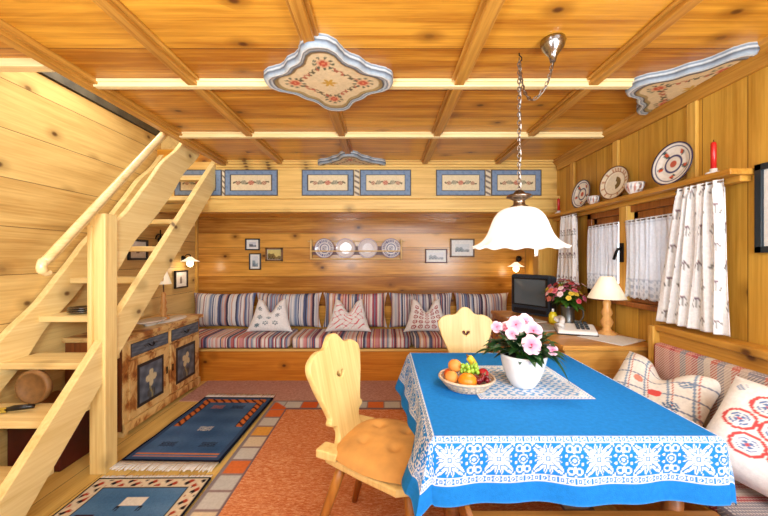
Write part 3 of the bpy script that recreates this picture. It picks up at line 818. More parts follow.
def figure(u, v):
    if abs(u-0.5) < 0.16*(1-v*0.5) and v < 0.8: return (120, 110, 104)
    return (226, 222, 214)
def bx(a): return (a-384)*YB/340
def bz(b2): return 1.35-(b2-258)*YB/340
G = 'small framed pictures on the back wall'
picture('small black-framed print, uppermost of the three pictures left of the plate rack', bx(253), bz(244.5), 0.185, 0.15, 'back', 0.016, M['black'], landscape((210, 214, 220), (110, 120, 130), (70, 70, 80)), 0.25, grp=G)
picture('small dark upright print, lowest of the three pictures left of the plate rack', bx(255.5), bz(261.5), 0.15, 0.21, 'back', 0.014, M['black'], landscape((214, 220, 224), (140, 160, 170), (90, 90, 110)), 0.2, grp=G)
picture('brown gilt-framed landscape on the back wall, nearest the plate rack on its left', bx(274.5), bz(254.5), 0.22, 0.17, 'back', 0.022, M['goldframe'], landscape((214, 196, 120), (132, 110, 60), (80, 64, 34)), 0.02, grp=G)
picture('smaller landscape print in reddish frame on the back wall, just right of the plate rack', bx(436), bz(256), 0.28, 0.18, 'back', 0.014, M['redwood'], landscape((232, 234, 236), (170, 176, 180), (130, 134, 136)), 0.22, grp=G)
picture('larger sketch in grey-brown frame on the back wall, beside the white pendant lamp', bx(462), bz(248), 0.31, 0.235, 'back', 0.018, M['goldframe'], landscape((222, 226, 226), (150, 160, 164), (96, 104, 106)), 0.25, grp=G)
picture('black-framed portrait print on the left wall beneath the glass sconce', 4.0, 1.10, 0.25, 0.205, 'left', 0.016, M['black'], figure, 0.2)
picture('white and black framed picture on the left wall seen between the stair treads', 3.30, 1.43, 0.26, 0.20, 'left', 0.02, M['black'], figure, 0.3)
picture('dark blue framed picture on the right wall beside the shelf end', 1.505, 1.585, 0.25, 0.42, 'right', 0.03, plain('dark_blue_frame', (26, 40, 50), 0.35), landscape((206, 212, 214), (120, 140, 150), (70, 90, 100)), 0.15)

def ringplate(style):
    def f(r, a, R):
        q = r/R
        if style == 'folk':
            if q > 0.94: return (60, 52, 80)
            if q > 0.86: return (236, 230, 220)
            if q > 0.80: return (62, 66, 104)
            if q > 0.42:
                k = (a/(2*PI)*5) % 1; d_ = math.hypot((k-0.5)*1.3*q*1.2, (q-0.62))
                if d_ < 0.10: return (206, 84, 52)
                if d_ < 0.17 and int(a*20) % 2: return (66, 92, 84)
                return (238, 232, 220)
            if q > 0.34: return (70, 70, 110)
            if q > 0.14: return (234, 226, 212)
            return (196, 90, 70)
        if style == 'cream':
            if q > 0.93: return (120, 80, 50)
            if 0.66 < q < 0.70: return (150, 100, 70)
            if 0.72 < q < 0.88 and int(a*16) % 3 == 0: return (188, 130, 90)
            if q < 0.4 and math.sin(a) < -0.2 and q > 0.1: return (120, 100, 60)
            return (236, 224, 196)
        if style == 'blue':
            if q > 0.93: return (150, 130, 150)
            if 0.62 < q < 0.86 and int(a*8) % 2: return (104, 104, 150)
            if 0.4 < q < 0.46: return (90, 90, 130)
            if q < 0.25 and int(a*5) % 2: return (70, 80, 120)
            return (234, 228, 226)
        if 0.88 < q: return (206, 190, 196)
        if 0.5 < q < 0.56: return (196, 176, 180)
        return (240, 232, 230)
    return f
def plate(label, loc, R, style, rot, grp):
    cfx = ringplate(style); mb = MB()
    n = 56; prof = [(0.0001, 0.004)]+[(R*q/22, 0.004+(0 if q < 13 else 0.018*((q-13)/9)**0.8)) for q in range(1, 23)]+[(R, 0.018), (R*0.6, -0.002), (0.0001, -0.002)]
    mb.lathe(prof, (0, 0, 0), n, None, lambda r, z, a: cfx(r, a, R))
    o = obj('decorative_plate', mb, M['glaze'], None); o.location = loc; o.rotation_euler = rot
    return tag(o, label, 'plate', grp)
# plate rack on the back wall
rk = thing('plate_rack', 'narrow wooden wall rack holding four plates on the back wall', 'rack', (bx(356), YB-0.05, 1.33))
obj('ledge', MB().box(bx(312), bx(400), YB-0.075, YB-0.004, 1.330, 1.347), M['frieze'], rk, bevel=0.003)
obj('rail', MB().box(bx(312), bx(402), YB-0.068, YB-0.052, 1.43, 1.445), M['frieze'], rk, bevel=0.002)
obj('rail', MB().box(bx(308), bx(405), YB-0.022, YB-0.006, 1.555, 1.57), M['frieze'], rk, bevel=0.002)
obj('plate_gap_strip', MB().box(bx(312), bx(402), YB-0.014, YB-0.002, 1.39, 1.50), M['redwood'], rk)  # added dark strip for the gaps between plates; the rack is open
for x in (312, 401):
    obj('rack_end', MB().box(bx(x)-0.01, bx(x)+0.01, YB-0.072, YB-0.004, 1.33, 1.585), M['frieze'], rk, bevel=0.003)
for x, s_, l in ((325, 'blue', 'blue-patterned plate at the left end of the wall rack'), (346, 'pale', 'plain pale pink plate in the wall rack, second from left'), (368, 'pale', 'plain pale pink plate in the wall rack, third from left'), (391, 'blue', 'blue-patterned plate at the right end of the wall rack')):
    plate(l, (bx(x), YB-0.032, 1.349+0.125), 0.125, s_, (PI/2+0.02, 0, 0), 'plates in the wall rack')

# ------------------------------------------------------------------ sconces
def sconce(label, base, tip, grp, mat='shade2'):
    t = thing('wall_sconce', label, 'wall lamp', base, grp)
    bv, tv = Vector(base), Vector(tip)
    out = (tv-bv); side = Vector((out.x, out.y, 0)).normalized()
    Rm = Vector((0, 0, 1)).rotation_difference(side).to_matrix().to_4x4()
    obj('wall_plate', MB().lathe([(0, 0), (0.04, 0), (0.036, 0.01), (0.015, 0.02), (0, 0.02)], base, 20, Rm), M['iron'], t)
    pth = catmull([bv+side*0.015, bv+side*0.05+Vector((0, 0, 0.03)), bv+(tv-bv)*0.6+Vector((0, 0, 0.07)), tv+Vector((0, 0, 0.075)), tv+Vector((0, 0, 0.04))], 6)
    obj('arm', MB().tube(pth, 0.006, 8), M['iron'], t)
    sh = [(0.018, 0.055), (0.03, 0.045), (0.06, 0.02), (0.10, 0.0), (0.098, 0.0), (0.058, 0.016), (0.028, 0.04), (0.016, 0.05)]
    obj('lamp_shade', MB().lathe(sh, tip, 32, wob=lambda r, z, a, i: (r*(1+0.04*math.cos(10*a)*(r/0.1)**2), z)), M[mat], t)
    obj('bulb', MB().ball((tip[0], tip[1], tip[2]-0.025), 0.036, (1, 1, 1.1)), M['bulb'], t)
    l = bpy.data.lights.new('sconce_light', 'POINT'); l.energy = 0.5; l.color = (1, 0.82, 0.6); l.shadow_soft_size = 0.04
    lo = bpy.data.objects.new('sconce_light', l); COL.objects.link(lo); lo.parent = t; lo.location = Vector(tip)-bv+Vector((0, -0.0, -0.09))
    return t
sconce('white glass sconce on the left wall of the alcove, above the black-framed portrait', (XL+0.002, 4.05, 1.34), (XL+0.13, 3.98, 1.31), 'small glass sconces')
sconce('small white glass sconce at the right of the alcove, above the television', (1.72, YB-0.002, 1.34), (1.60, 4.12, 1.245), 'small glass sconces')
# wrought iron scroll ornament on left wall, seen through the stairs
c_ = MB()
for s in (-1, 1):
    pts = [(XL+0.02, 3.62+s*(0.02+0.055*math.cos(a)*(1-a/9)), 1.55+0.06*math.sin(a)*(1-a/9)) for a in [i*0.35 for i in range(22)]]
    c_.tube(pts, 0.006, 6)
c_.tube([(XL+0.02, 3.5, 1.47), (XL+0.02, 3.74, 1.47)], 0.007, 6); c_.tube([(XL+0.02, 3.62, 1.40), (XL+0.02, 3.62, 1.65)], 0.006, 6)
c_.tube([(XL, 3.62, 1.47), (XL+0.03, 3.62, 1.47)], 0.008, 6)
tag(obj('iron_scroll', c_, M['iron'], origin=(XL+0.01, 3.62, 1.40)), 'black wrought iron scroll ornament on the left wall behind the upper stairs', 'ornament')

# ------------------------------------------------------------------ ceiling medallions
def medR(th):
    a = math.degrees(th) % 90; a = min(a, 90-a)
    T = [(0, .350), (7, .346), (14, .322), (20, .285), (26, .258), (33, .247), (39, .249), (45, .252)]
    for (p, q), (p2, q2) in zip(T, T[1:]):
        if a <= p2:
            t = (a-p)/(p2-p); t = t*t*(3-2*t)*0.5+t*0.5; return q+(q2-q)*t
    return .252
def med(label, cx, cy, xmax=9, ymax=9, name='ceiling_medallion'):
    mb = MB(); n = 200; rings = [i/34 for i in range(35)]+[1.0]*4
    def prof(q, last):
        if last: return 0
        if q > 0.975: return -0.022
        if q > 0.90: return -0.036
        if q > 0.86: return -0.029
        if q > 0.82: return -0.034
        return -0.027
    def col(q, th, last):
        if last: return (206, 208, 206)
        if q > 0.985: return (120, 130, 142)
        if q > 0.965: return (176, 184, 188)
        if q > 0.955: return (90, 98, 110)
        if q > 0.925: return (226, 226, 220)
        if q > 0.90: return (110, 122, 134)
        if q > 0.865: return (206, 208, 204)
        if q > 0.84: return (74, 76, 84)
        if q > 0.78: return (150, 126, 84)
        if q > 0.765: return (110, 84, 56)
        x = q*medR(th)*math.cos(th); y = q*medR(th)*math.sin(th)
        r = math.hypot(x, y)
        for k in range(4):   # roses at the tips
            a = k*PI/2; px, py = 0.185*math.cos(a), 0.185*math.sin(a); d_ = math.hypot(x-px, y-py)
            if d_ < 0.022: return (196, 84, 58) if d_ > 0.010 else (226, 150, 110)
            if d_ < 0.034: return (222, 170, 130)
            if d_ < 0.055 and math.sin(9*math.atan2(y-py, x-px)) > 0.2: return (92, 96, 74)
        m1 = (abs(x)+abs(y))
        if abs(m1-0.175) < 0.020 and math.sin(120*(x-y)) * math.sin(90*(x+y)+1) > -0.1 and abs(x) > 0.02 and abs(y) > 0.02: return (104, 94, 70) if math.sin(70*x) > 0 else (184, 104, 76)
        if r < 0.030+0.012*math.cos(6*th): return (206, 160, 66)
        return (228, 204, 160)
    vs = []; cols = []; ok = []
    R = len(rings)
    for i, q in enumerate(rings):
        for k in range(n):
            th = 2*PI*k/n; r = q*medR(th); x, y = cx+r*math.cos(th), cy+r*math.sin(th)
            ok.append(x < xmax+0.004 and y < ymax+0.004)
            vs.append((min(x, xmax), min(y, ymax), ZC-0.016+prof(q, False)*(1 if i < 35 else 1) + (0 if i < 35 else (i-34)*0.0095)) if i < R-1 else (min(x, xmax), min(y, ymax), ZC)); cols.append(col(q, th, False) if i < 35 else [(86, 92, 100), (206, 210, 210), (110, 124, 140), (190, 194, 194)][i-35])
    fs = []
    for i in range(R-1):
        for k in range(n):
            f = (i*n+k, (i+1)*n+k, (i+1)*n+(k+1) % n, i*n+(k+1) % n)
            if any(ok[j] for j in f): fs.append(f)
    mb.add(vs, fs, cols, True)
    return tag(obj(name, mb, M['paint'], None, origin=(cx, cy, ZC-0.05), recalc=False), label, 'ceiling medallion', 'painted medallions on the ceiling')
med('whole painted wooden medallion with roses in the middle of the wooden ceiling', -0.30, 1.86)
med('half medallion with striped grey edge where the ceiling meets the right wall', 1.735, 1.92, 1.735)
med('half medallion cut off by the painted frieze at the far end of the ceiling', -0.33, 3.50, 9, 3.49)

# ------------------------------------------------------------------ shelf over the window
sh = MB(); sh.box(1.67, XR-0.002, 1.64, 3.50, 1.755, 1.785); sh.box(1.74, XR-0.002, 1.66, 3.48, 1.725, 1.756)
tag(obj('wall_shelf', sh, M['panel_y'], origin=(1.74, 2.6, 1.755), bevel=0.005), 'long narrow pine shelf above the window on the right wall', 'shelf')
GS = 'folk plates standing on the shelf'
ZS = 1.7865
def shelf_plate(label, y, R, style, lean=0.25, yaw=0):
    # axis points to -X and slightly up
    return plate(label, (1.77-R*math.sin(lean)*1.0+0.0, y, ZS+R*math.cos(lean)+0.002), R, style, (0, -PI/2+lean, yaw), GS)
shelf_plate('large folk-painted plate with dark rim on the shelf, nearest to the red candle', 2.055, 0.130, 'folk', 0.14, 0.12)
shelf_plate('cream oval-looking plate with brown rim in the middle of the shelf between two cups', 2.57, 0.128, 'cream', 0.16, 0.2)
shelf_plate('smaller folk-painted plate at the far end of the shelf', 3.00, 0.125, 'folk', 0.14, 0.05)
def cup(label, x, y, s):
    t = thing('china_cup', label, 'cup', (x, y, ZS), 'cups on the shelf')
    cf = lambda r, z, a: (196, 110, 84) if (0.02 < z < 0.05 and int(a*6) % 4 == 0) else ((120, 130, 150) if (0.035 < z < 0.05 and int(a*6) % 4 == 2) else (242, 238, 232))
    pr = [(0.0001, 0), (0.025, 0), (0.027, 0.006), (0.038, 0.02), (0.046, 0.04), (0.05, 0.065), (0.047, 0.065), (0.04, 0.03), (0.0001, 0.01)]
    obj('cup_body', MB().lathe([(r*s, z*s) for r, z in pr], (x, y, ZS), 32, None, cf), M['glaze'], t)
    obj('cup_handle', MB().tube([(x-0.01, y-0.045*s, ZS+0.055*s), (x-0.01, y-0.075*s, ZS+0.05*s), (x-0.01, y-0.072*s, ZS+0.025*s), (x-0.01, y-0.04*s, ZS+0.018*s)], 0.005*s, 8), M['white'], t)
cup('flowered china cup on the shelf between the far folk plate and the cream plate', 1.72, 2.79, 1.05)
cup('white china cup on the shelf just right of the cream plate', 1.72, 2.335, 1.2)
def red_candle(label, y, h):
    t = thing('red_candle', label, 'candle', (1.725, y, ZS), 'red candles on the shelf')
    obj('candle_holder', MB().lathe([(0, 0), (0.03, 0), (0.034, 0.006), (0.033, 0.012), (0.016, 0.014), (0.016, 0.03), (0, 0.03)], (1.725, y, ZS), 24), M['white'], t)
    obj('candle', MB().lathe([(0, 0.015), (0.012, 0.015), (0.0125, h-0.01), (0.009, h), (0, h)], (1.725, y, ZS), 16), M['candle'], t)
    obj('wick', MB().tube([(1.725, y, ZS+h-0.002), (1.726, y, ZS+h+0.012)], 0.0015, 5), M['iron'], t)
red_candle('red candle at the near end of the shelf above the flowered curtain', 1.78, 0.17)
red_candle('red candle at the far end of the shelf by the alcove', 3.36, 0.15)

# ------------------------------------------------------------------ curtains
def curtain(name, label, Y0t, Y1t, Y0b, Y1b, zt, zb, x, folds, amp, mat, colf=None, lace=False, grp=None):
    mb = MB(); nu, nv = 110, 70
    def pf(u, v):
        k = 1-v   # 0 bottom .. v=1 top
        ya = Y0b+(Y0t-Y0b)*v; yb = Y1b+(Y1t-Y1b)*v
        y = ya+(yb-ya)*u; ph = u*folds*2*PI
        zz = zb+(zt-zb)*v
        if v < 0.001 and lace: zz -= 0.012*abs(math.sin(u*PI*14))
        ruffle = 1.0 if v < 0.95 else 0.6
        return (x+amp*ruffle*(math.sin(ph+0.6*math.sin(v*3))+0.3*math.sin(ph*2.3+1)), y+0.008*math.sin(ph*0.5+v*4), zz)
    mb.grid(nu, nv, pf, colf, True)
    t = thing(name, label, 'curtain', (x, (Y0t+Y1t)/2, zb), grp)
    obj('curtain_cloth', mb, mat, t, recalc=False, solid=0.002)
    obj('curtain_rod', MB().tube([(x, Y0t-0.015, zt-0.012), (x, Y1t+0.015, zt-0.012)], 0.005, 8), M['brass'], t)
    return t
def tulips(rows, cols):
    def f(u, v):
        base = (240, 240, 240)
        uu, vv = u*cols, v*rows; j = math.floor(vv); uu += 0.5*(j % 2); fu, fv = uu % 1-0.5, vv % 1-0.5
        X, Y = fu*0.30, fv*0.62
        if abs(X) < 0.006 and -0.16 < Y < 0.12: return (150, 146, 142)
        if math.hypot(X, (Y-0.13)*0.42) < 0.021: return (120, 90, 100)
        for (a, b2) in ((0.03, 0.04), (0.045, -0.06), (0.028, -0.14)):
            if math.hypot(abs(X)-a, (Y-b2)*0.6) < 0.014: return (128, 126, 122)
        return base
    return f
M['printed_curtain'] = painted('printed_curtain_cotton', 0.85, 0.1, 0.15, 300)
curtain('print_curtain', 'white curtain printed with small dark flower sprigs, nearest to the camera on the right', 1.70, 1.95, 1.66, 2.10, 1.745, 0.965, 1.685, 6, 0.016, M['printed_curtain'], tulips(8, 5), grp='flower-sprigged curtains')
curtain('print_curtain', 'sprigged white curtain at the far end of the window by the alcove post', 3.02, 3.26, 2.98, 3.34, 1.745, 1.10, 1.70, 5, 0.014, M['printed_curtain'], tulips(6, 5), grp='flower-sprigged curtains')
def lacecol(u, v):
    if v < 0.22:
        a, b2 = (u*16) % 1-0.5, ((v/0.22)*2.5) % 1-0.5
        if math.hypot(a, b2) < 0.27: return (178, 186, 198)
        if math.hypot(a, b2) > 0.58: return (196, 202, 212)
    if 0.22 < v < 0.24 or 0.93 < v < 0.945: return (206, 210, 218)
    return (246, 247, 250)
m2 = painted('white_voile', 0.9, 0.1, 0.1, 300); nt = m2.node_tree; E.nt = nt; bb = nt.nodes['Principled BSDF']
tr = nt.nodes.new('ShaderNodeBsdfTranslucent'); tr.inputs[0].default_value = (0.95, 0.95, 0.97, 1); ms = nt.nodes.new('ShaderNodeMixShader'); ms.inputs[0].default_value = 0.35
nt.links.new(bb.outputs[0], ms.inputs[1]); nt.links.new(tr.outputs[0], ms.inputs[2]); nt.links.new(ms.outputs[0], nt.nodes['Material Output'].inputs[0])
curtain('cafe_curtain', 'sheer white half curtain on the near window sash, right of the black handle', 2.05, 2.45, 2.05, 2.455, 1.62, 1.08, 1.745, 9, 0.009, m2, lacecol, True, 'sheer half curtains on the window')
curtain('cafe_curtain', 'sheer white half curtain on the far window sash, left of the black handle', 2.55, 2.90, 2.545, 2.92, 1.62, 1.10, 1.745, 8, 0.009, m2, lacecol, True, 'sheer half curtains on the window')

# ------------------------------------------------------------------ corner cabinet with television
CX0, CX1, CY0, CY1 = 1.16, 1.785, 2.20, 3.70
cb = thing('corner_cabinet', 'low pine cabinet beneath the window carrying the television and lamp', 'cabinet', (1.47, 2.85, 0))
obj('cabinet_body', MB().box(CX0+0.02, CX1, CY0+0.02, CY1, 0.0, 0.745), M['cab'], cb, bevel=0.004)
obj('cabinet_top', MB().box(CX0, CX1, CY0, CY1+0.0, 0.745, 0.78), M['cab'], cb, bevel=0.008)
for k in range(3):
    a = CY0+0.06+k*0.48; 
    dd = obj('door', MB().box(CX0+0.006, CX0+0.021, a, a+0.38, 0.08, 0.56), M['cab'], cb, bevel=0.004)
    obj('knob', MB().ball((CX0-0.006, a+0.33, 0.36), 0.014), M['brass'], dd)
    dd = obj('drawer', MB().box(CX0+0.006, CX0+0.021, a, a+0.38, 0.59, 0.71), M['redwood'], cb, bevel=0.004)
    obj('knob', MB().ball((CX0-0.006, a+0.19, 0.65), 0.014), M['brass'], dd)
ZT = 0.781
# television
tv = thing('television', 'boxy dark grey tube television on the far end of the corner cabinet', 'television', (0, 0, 0))
TW, TH = 0.40, 0.42
mb = MB()
# body tapering towards the rear; local: X right, front at -Y
secs = [(-0.0, 0.5, 0.0, 1.0), (0.06, 0.5, 0.0, 1.0), (0.16, 0.48, 0.02, 0.98), (0.28, 0.38, 0.06, 0.88), (0.36, 0.30, 0.10, 0.80)]
def rrect(hw, z0, z1, r=0.03, n=5):
    out = []
    for (cx, cz, a0) in ((hw-r, z0+r, -PI/2), (hw-r, z1-r, 0), (-hw+r, z1-r, PI/2), (-hw+r, z0+r, PI)):
        for i in range(n+1): a = a0+PI/2*i/n; out.append((cx+r*math.cos(a), cz+r*math.sin(a)))
    return out
vs = []; fs = []; nn = 24
for (y, hw, za, zb_) in secs:
    for p in rrect(hw*TW, za*TH, zb_*TH): vs.append((p[0], y, p[1]))
for i in range(len(secs)-1):
    for k in range(nn): fs.append((i*nn+k, i*nn+(k+1) % nn, (i+1)*nn+(k+1) % nn, (i+1)*nn+k))
fs.append(tuple(range(nn))); fs.append(tuple(reversed([(len(secs)-1)*nn+k for k in range(nn)])))
mb.add(vs, fs, None, False)
obj('tv_casing', mb, M['tvbody'], tv, local=True, bevel=0.003)
g_ = MB(); g_.grid(16, 14, lambda u, v: ((u-0.5)*0.33, -0.004-0.012*(1-(2*u-1)**2)*(1-(2*v-1)**2), 0.105+0.265*v), None, True)
obj('screen', g_, M['screen'], tv, local=True)
f_ = MB()
for q in ((-0.185, 0.185, 0.37, 0.385), (-0.185, 0.185, 0.09, 0.105), (-0.185, -0.165, 0.09, 0.385), (0.165, 0.185, 0.09, 0.385)): f_.box(q[0], q[1], -0.012, 0.002, q[2], q[3])
obj('screen_bezel', f_, M['black'], tv, local=True, bevel=0.003)
obj('control_strip', MB().box(-0.17, 0.17, -0.008, 0.002, 0.02, 0.06), M['black'], tv, local=True, bevel=0.003)
obj('foot', MB().box(-0.15, 0.15, 0.02, 0.24, -0.004, 0.045), M['black'], tv, local=True)
tv.location = (1.455, 3.40, ZT+0.004); tv.rotation_euler = (0, 0, -1.0); tv.scale = (1.05, 0.78, 0.95)
# papers
def sheet(label, x, y, w, d, rot, z, th, mat, name='magazine'):
    o = obj(name, MB().box(-w/2, w/2, -d/2, d/2, 0, th), mat, None, bevel=0.001); o.location = (x, y, z); o.rotation_euler = (0, 0, rot)
    return tag(o, label, 'magazine' if name == 'magazine' else 'cloth', 'papers on the corner cabinet' if name == 'magazine' else None)
sheet('open white magazine on the corner cabinet in front of the television', 1.30, 3.12, 0.21, 0.30, 0.25, ZT, 0.008, M['paper'])
sheet('tan magazine lying on top of the white one by the television', 1.30, 3.16, 0.16, 0.22, -0.3, ZT+0.009, 0.006, plain('tan_cover', (206, 170, 120), 0.4))
sheet('grey patterned papers on the corner cabinet left of the telephone', 1.31, 2.78, 0.22, 0.28, 0.1, ZT, 0.006, plain('grey_print', (206, 208, 210), 0.5, var=0.2, nscale=60))
sheet('small white lace cloth at the near end of the corner cabinet under the lamp', 1.60, 2.40, 0.30, 0.30, 0.5, ZT, 0.003, plain('lace_cloth', (240, 240, 238), 0.8, var=0.06, nscale=90), 'lace_cloth')
# telephone
ph = thing('telephone', 'white corded telephone on the corner cabinet in front of the pewter mug', 'telephone', (1.46, 2.60, ZT))
mb = MB(); mb.prism([(-0.09, 0), (0.10, 0), (0.10, 0.035), (0.02, 0.055), (-0.09, 0.028)], 'x', -0.10, 0.10)
obj('phone_base', mb, M['white'], ph, local=True, bevel=0.008)
obj('handset', MB().tube(catmull([(-0.085, -0.06, 0.05), (-0.07, -0.03, 0.078), (-0.065, 0.02, 0.086), (-0.07, 0.07, 0.082), (-0.08, 0.10, 0.062)], 5), [0.024, 0.022]+[0.015]*16+[0.019, 0.022, 0.024], 12), M['white'], ph, local=True)
k_ = MB()
for i in range(3):
    for j in range(4): k_.box(0.0+i*0.024, 0.016+i*0.024, -0.06+j*0.026, -0.042+j*0.026, 0.036+j*0.006, 0.048+j*0.007)
obj('keypad', k_, M['black'], ph, local=True)
obj('phone_rim', MB().box(-0.103, 0.103, -0.093, 0.103, 0, 0.008), M['black'], ph, local=True, bevel=0.002)
ph.rotation_euler = (0, 0, -0.35); ph.scale = (1.3, 1.3, 1.15)
# table lamp
t = cone_lamp('table_lamp', 'table lamp with turned wooden base and white shade under the window', 1.665, 2.54, ZT+0.001, 1.3)
obj('lamp_stem', MB().tube([(1.665, 2.54, 1.03), (1.665, 2.54, 1.18)], 0.007, 8), M['brass'], t)
obj('lamp_shade', MB().lathe([(0.045, 0.16), (0.128, 0.0), (0.126, 0.0), (0.043, 0.16)], (1.665, 2.54, 1.05), 40, wob=lambda r, z, a, i: (r, z)), M['lampshade'], t)
# pewter mug + bouquet
mg = thing('pewter_mug', 'pewter mug holding the bouquet on the corner cabinet', 'mug', (1.60, 2.96, ZT))
obj('mug_body', MB().lathe([(0, 0), (0.058, 0), (0.06, 0.01), (0.054, 0.03), (0.052, 0.14), (0.057, 0.155), (0.052, 0.155), (0.047, 0.14), (0.047, 0.02), (0, 0.015)], (1.60, 2.96, ZT), 32), M['pewter'], mg)
obj('mug_handle', MB().tube(catmull([(1.635, 2.92, ZT+0.13), (1.68, 2.89, ZT+0.135), (1.692, 2.885, ZT+0.08), (1.67, 2.90, ZT+0.03), (1.635, 2.925, ZT+0.03)], 5), 0.008, 8), M['pewter'], mg)
yb = thing('squeeze_bottle', 'small yellow plastic bottle beside the pewter mug', 'bottle', (1.48, 2.98, ZT))
obj('bottle_body', MB().lathe([(0, 0), (0.03, 0), (0.034, 0.01), (0.034, 0.07), (0.022, 0.095), (0.012, 0.10), (0, 0.10)], (1.48, 2.98, ZT), 20), M['yellow'], yb)
obj('cap', MB().lathe([(0, 0.10), (0.011, 0.10), (0.009, 0.125), (0, 0.125)], (1.48, 2.98, ZT), 14), M['white'], yb)

def leaf(mb, p, d, L, W, droop=0.3, up=Vector((0, 0, 1))):
    d = Vector(d).normalized(); s = d.cross(up)
    if s.length < 1e-3: s = Vector((1, 0, 0))
    s.normalize(); nn_ = s.cross(d); n = 8; vs = []; fs = []
    for i in range(n+1):
        t = i/n; w_ = W*math.sin(PI*t**0.8)*0.5+0.0005
        c = Vector(p)+d*L*t-Vector((0, 0, 1))*droop*L*t*t
        vs += [tuple(c-s*w_+nn_*w_*0.35), tuple(c), tuple(c+s*w_+nn_*w_*0.35)]
    for i in range(n):
        b0 = i*3; fs += [(b0, b0+1, b0+4, b0+3), (b0+1, b0+2, b0+5, b0+4)]
    mb.add(vs, fs, None, True)
def blossom(mb, c, nrm_, R, cin, cout, ceye, petals=5):
    q = Vector((0, 0, 1)).rotation_difference(Vector(nrm_).normalized()).to_matrix().to_4x4()
    for k in range(petals):
        a = 2*PI*k/petals+0.3
        Mx = Matrix.Translation(c) @ q @ Matrix.Rotation(a, 4, 'Z')
        def pf(u, v):
            r = R*v; wd = R*1.15*math.sin(PI*min(1, (v*0.80+0.12)))**0.6*(u-0.5)
            return (r, wd, 0.12*R*math.sin(v*2.4)+0.05*R*math.sin(u*PI)+0.001*k)
        mb.grid(6, 8, pf, lambda u, v: tuple(cin[i]+(cout[i]-cin[i])*v for i in range(3)), True, Mx)
    mb.ball(tuple(Vector(c)+Vector(nrm_).normalized()*R*0.10), R*0.11, col=ceye, n=8, m=6)
# bouquet
bq = thing('flower_bouquet', 'bouquet of small pink, red and yellow flowers in the pewter mug', 'flowers', (1.60, 2.96, ZT+0.10))
st_ = MB(); lf_ = MB()
C0 = Vector((1.60, 2.96, ZT+0.19))
heads = []
for i in range(95):
    th = random.uniform(0, 2*PI); e = random.uniform(0.0, 1.45); r = random.uniform(0.10, 0.21)
    dd_ = Vector((math.cos(th)*math.cos(e), math.sin(th)*math.cos(e), math.sin(e)*0.85+0.1))
    p = C0+dd_*r*Vector((0.75, 1.0, 1.0)).length/1.6
    p.x = min(p.x, 1.70); heads.append((p, dd_))
    st_.tube([tuple(C0-Vector((0, 0, 0.05))), tuple(C0+(p-C0)*0.5+Vector((0, 0, 0.01))), tuple(p)], 0.0018, 5)
for i in range(60):
    th = random.uniform(0, 2*PI); dd_ = Vector((math.cos(th), math.sin(th), random.uniform(-0.1, 0.9)))
    if dd_.x > 0.3: dd_.x = 0.3
    leaf(lf_, C0+dd_*0.03, dd_, random.uniform(0.09, 0.15), 0.045, 0.4)
for i in range(5):
    leaf(lf_, C0+Vector((-0.06, 0.06, 0.02)), Vector((-0.7, 0.3, 0.35+0.1*i)), 0.16, 0.04, 0.2)
obj('stems', st_, M['leaf2'], bq); obj('leaves', lf_, M['leaf2'], bq)
cols_ = [((214, 60, 84), (236, 150, 160)), ((196, 40, 60), (222, 96, 110)), ((240, 190, 196), (250, 226, 226)), ((206, 70, 120), (232, 150, 180)), ((236, 190, 50), (248, 220, 90)), ((214, 90, 70), (236, 150, 130))]
for (p, dd_) in heads:
    f_ = MB(); a, b2 = random.choice(cols_)
    blossom(f_, p, dd_, random.uniform(0.020, 0.029), a, b2, (230, 200, 90))
    obj('blossom', f_, M['petal'], bq, recalc=False)

# ------------------------------------------------------------------ wall bench on the right
wb = thing('wall_bench', 'pine corner bench along the right wall beneath the near curtain', 'bench', (1.45, 1.4, 0))
obj('bench_back', MB().box(1.70, 1.785, 0.30, 2.10, 0.42, 0.90), M['panel_y'], wb, bevel=0.004)
obj('top_rail', MB().box(1.675, 1.79, 0.30, 2.12, 0.90, 0.94), M['panel_y'], wb, bevel=0.008)
obj('bench_end', MB().box(1.66, 1.785, 2.10, 2.14, 0.0, 0.93), M['panel_z'], wb, bevel=0.006)
obj('bench_seat', MB().box(1.20, 1.78, 0.30, 2.13, 0.385, 0.42), M['panel_y'], wb, bevel=0.004)
obj('bench_front', MB().box(1.25, 1.28, 0.30, 2.12, 0.0, 0.385), M['panel_y'], wb)
tag(obj('seat_pad', MB().box(1.20, 1.63, 0.31, 2.09, 0.421, 0.47), M['knit'], origin=(1.4, 1.3, 0.421), bevel=0.015), 'pinkish woven striped seat pad on the right wall bench', 'seat pad')
tag(obj('backrest_pad', MB().box(1.635, 1.695, 0.31, 2.07, 0.475, 0.84), M['knit'], origin=(1.66, 1.3, 0.475), bevel=0.02), 'pink and grey woven striped backrest pad leaning on the right wall bench back', 'cushion')
def emb_check(a, b2):
    base = (234, 230, 222)
    if math.hypot(a-0.1, b2+0.15) < 0.15: return (226, 88, 84)
    if math.hypot(a+0.35, b2-0.1) < 0.12: return (214, 140, 120)
    if math.hypot(a-0.5, b2+0.45) < 0.17 and int((a+b2)*20) % 2: return (72, 110, 150)
    if math.hypot(a-0.55, b2-0.4) < 0.13 and int((a-b2)*20) % 2: return (110, 140, 170)
    if math.hypot(a+0.5, b2+0.5) < 0.15 and int((a-b2)*20) % 2: return (110, 140, 170)
    for k in (-0.62, -0.16, 0.34, 0.8):
        if abs(a+0.25*b2-k) < 0.022: return (128, 150, 176)
        if abs(b2-0.25*a-k) < 0.022: return (132, 140, 160)
        if abs(a+0.25*b2-k-0.08) < 0.012: return (196, 120, 104)
    return base
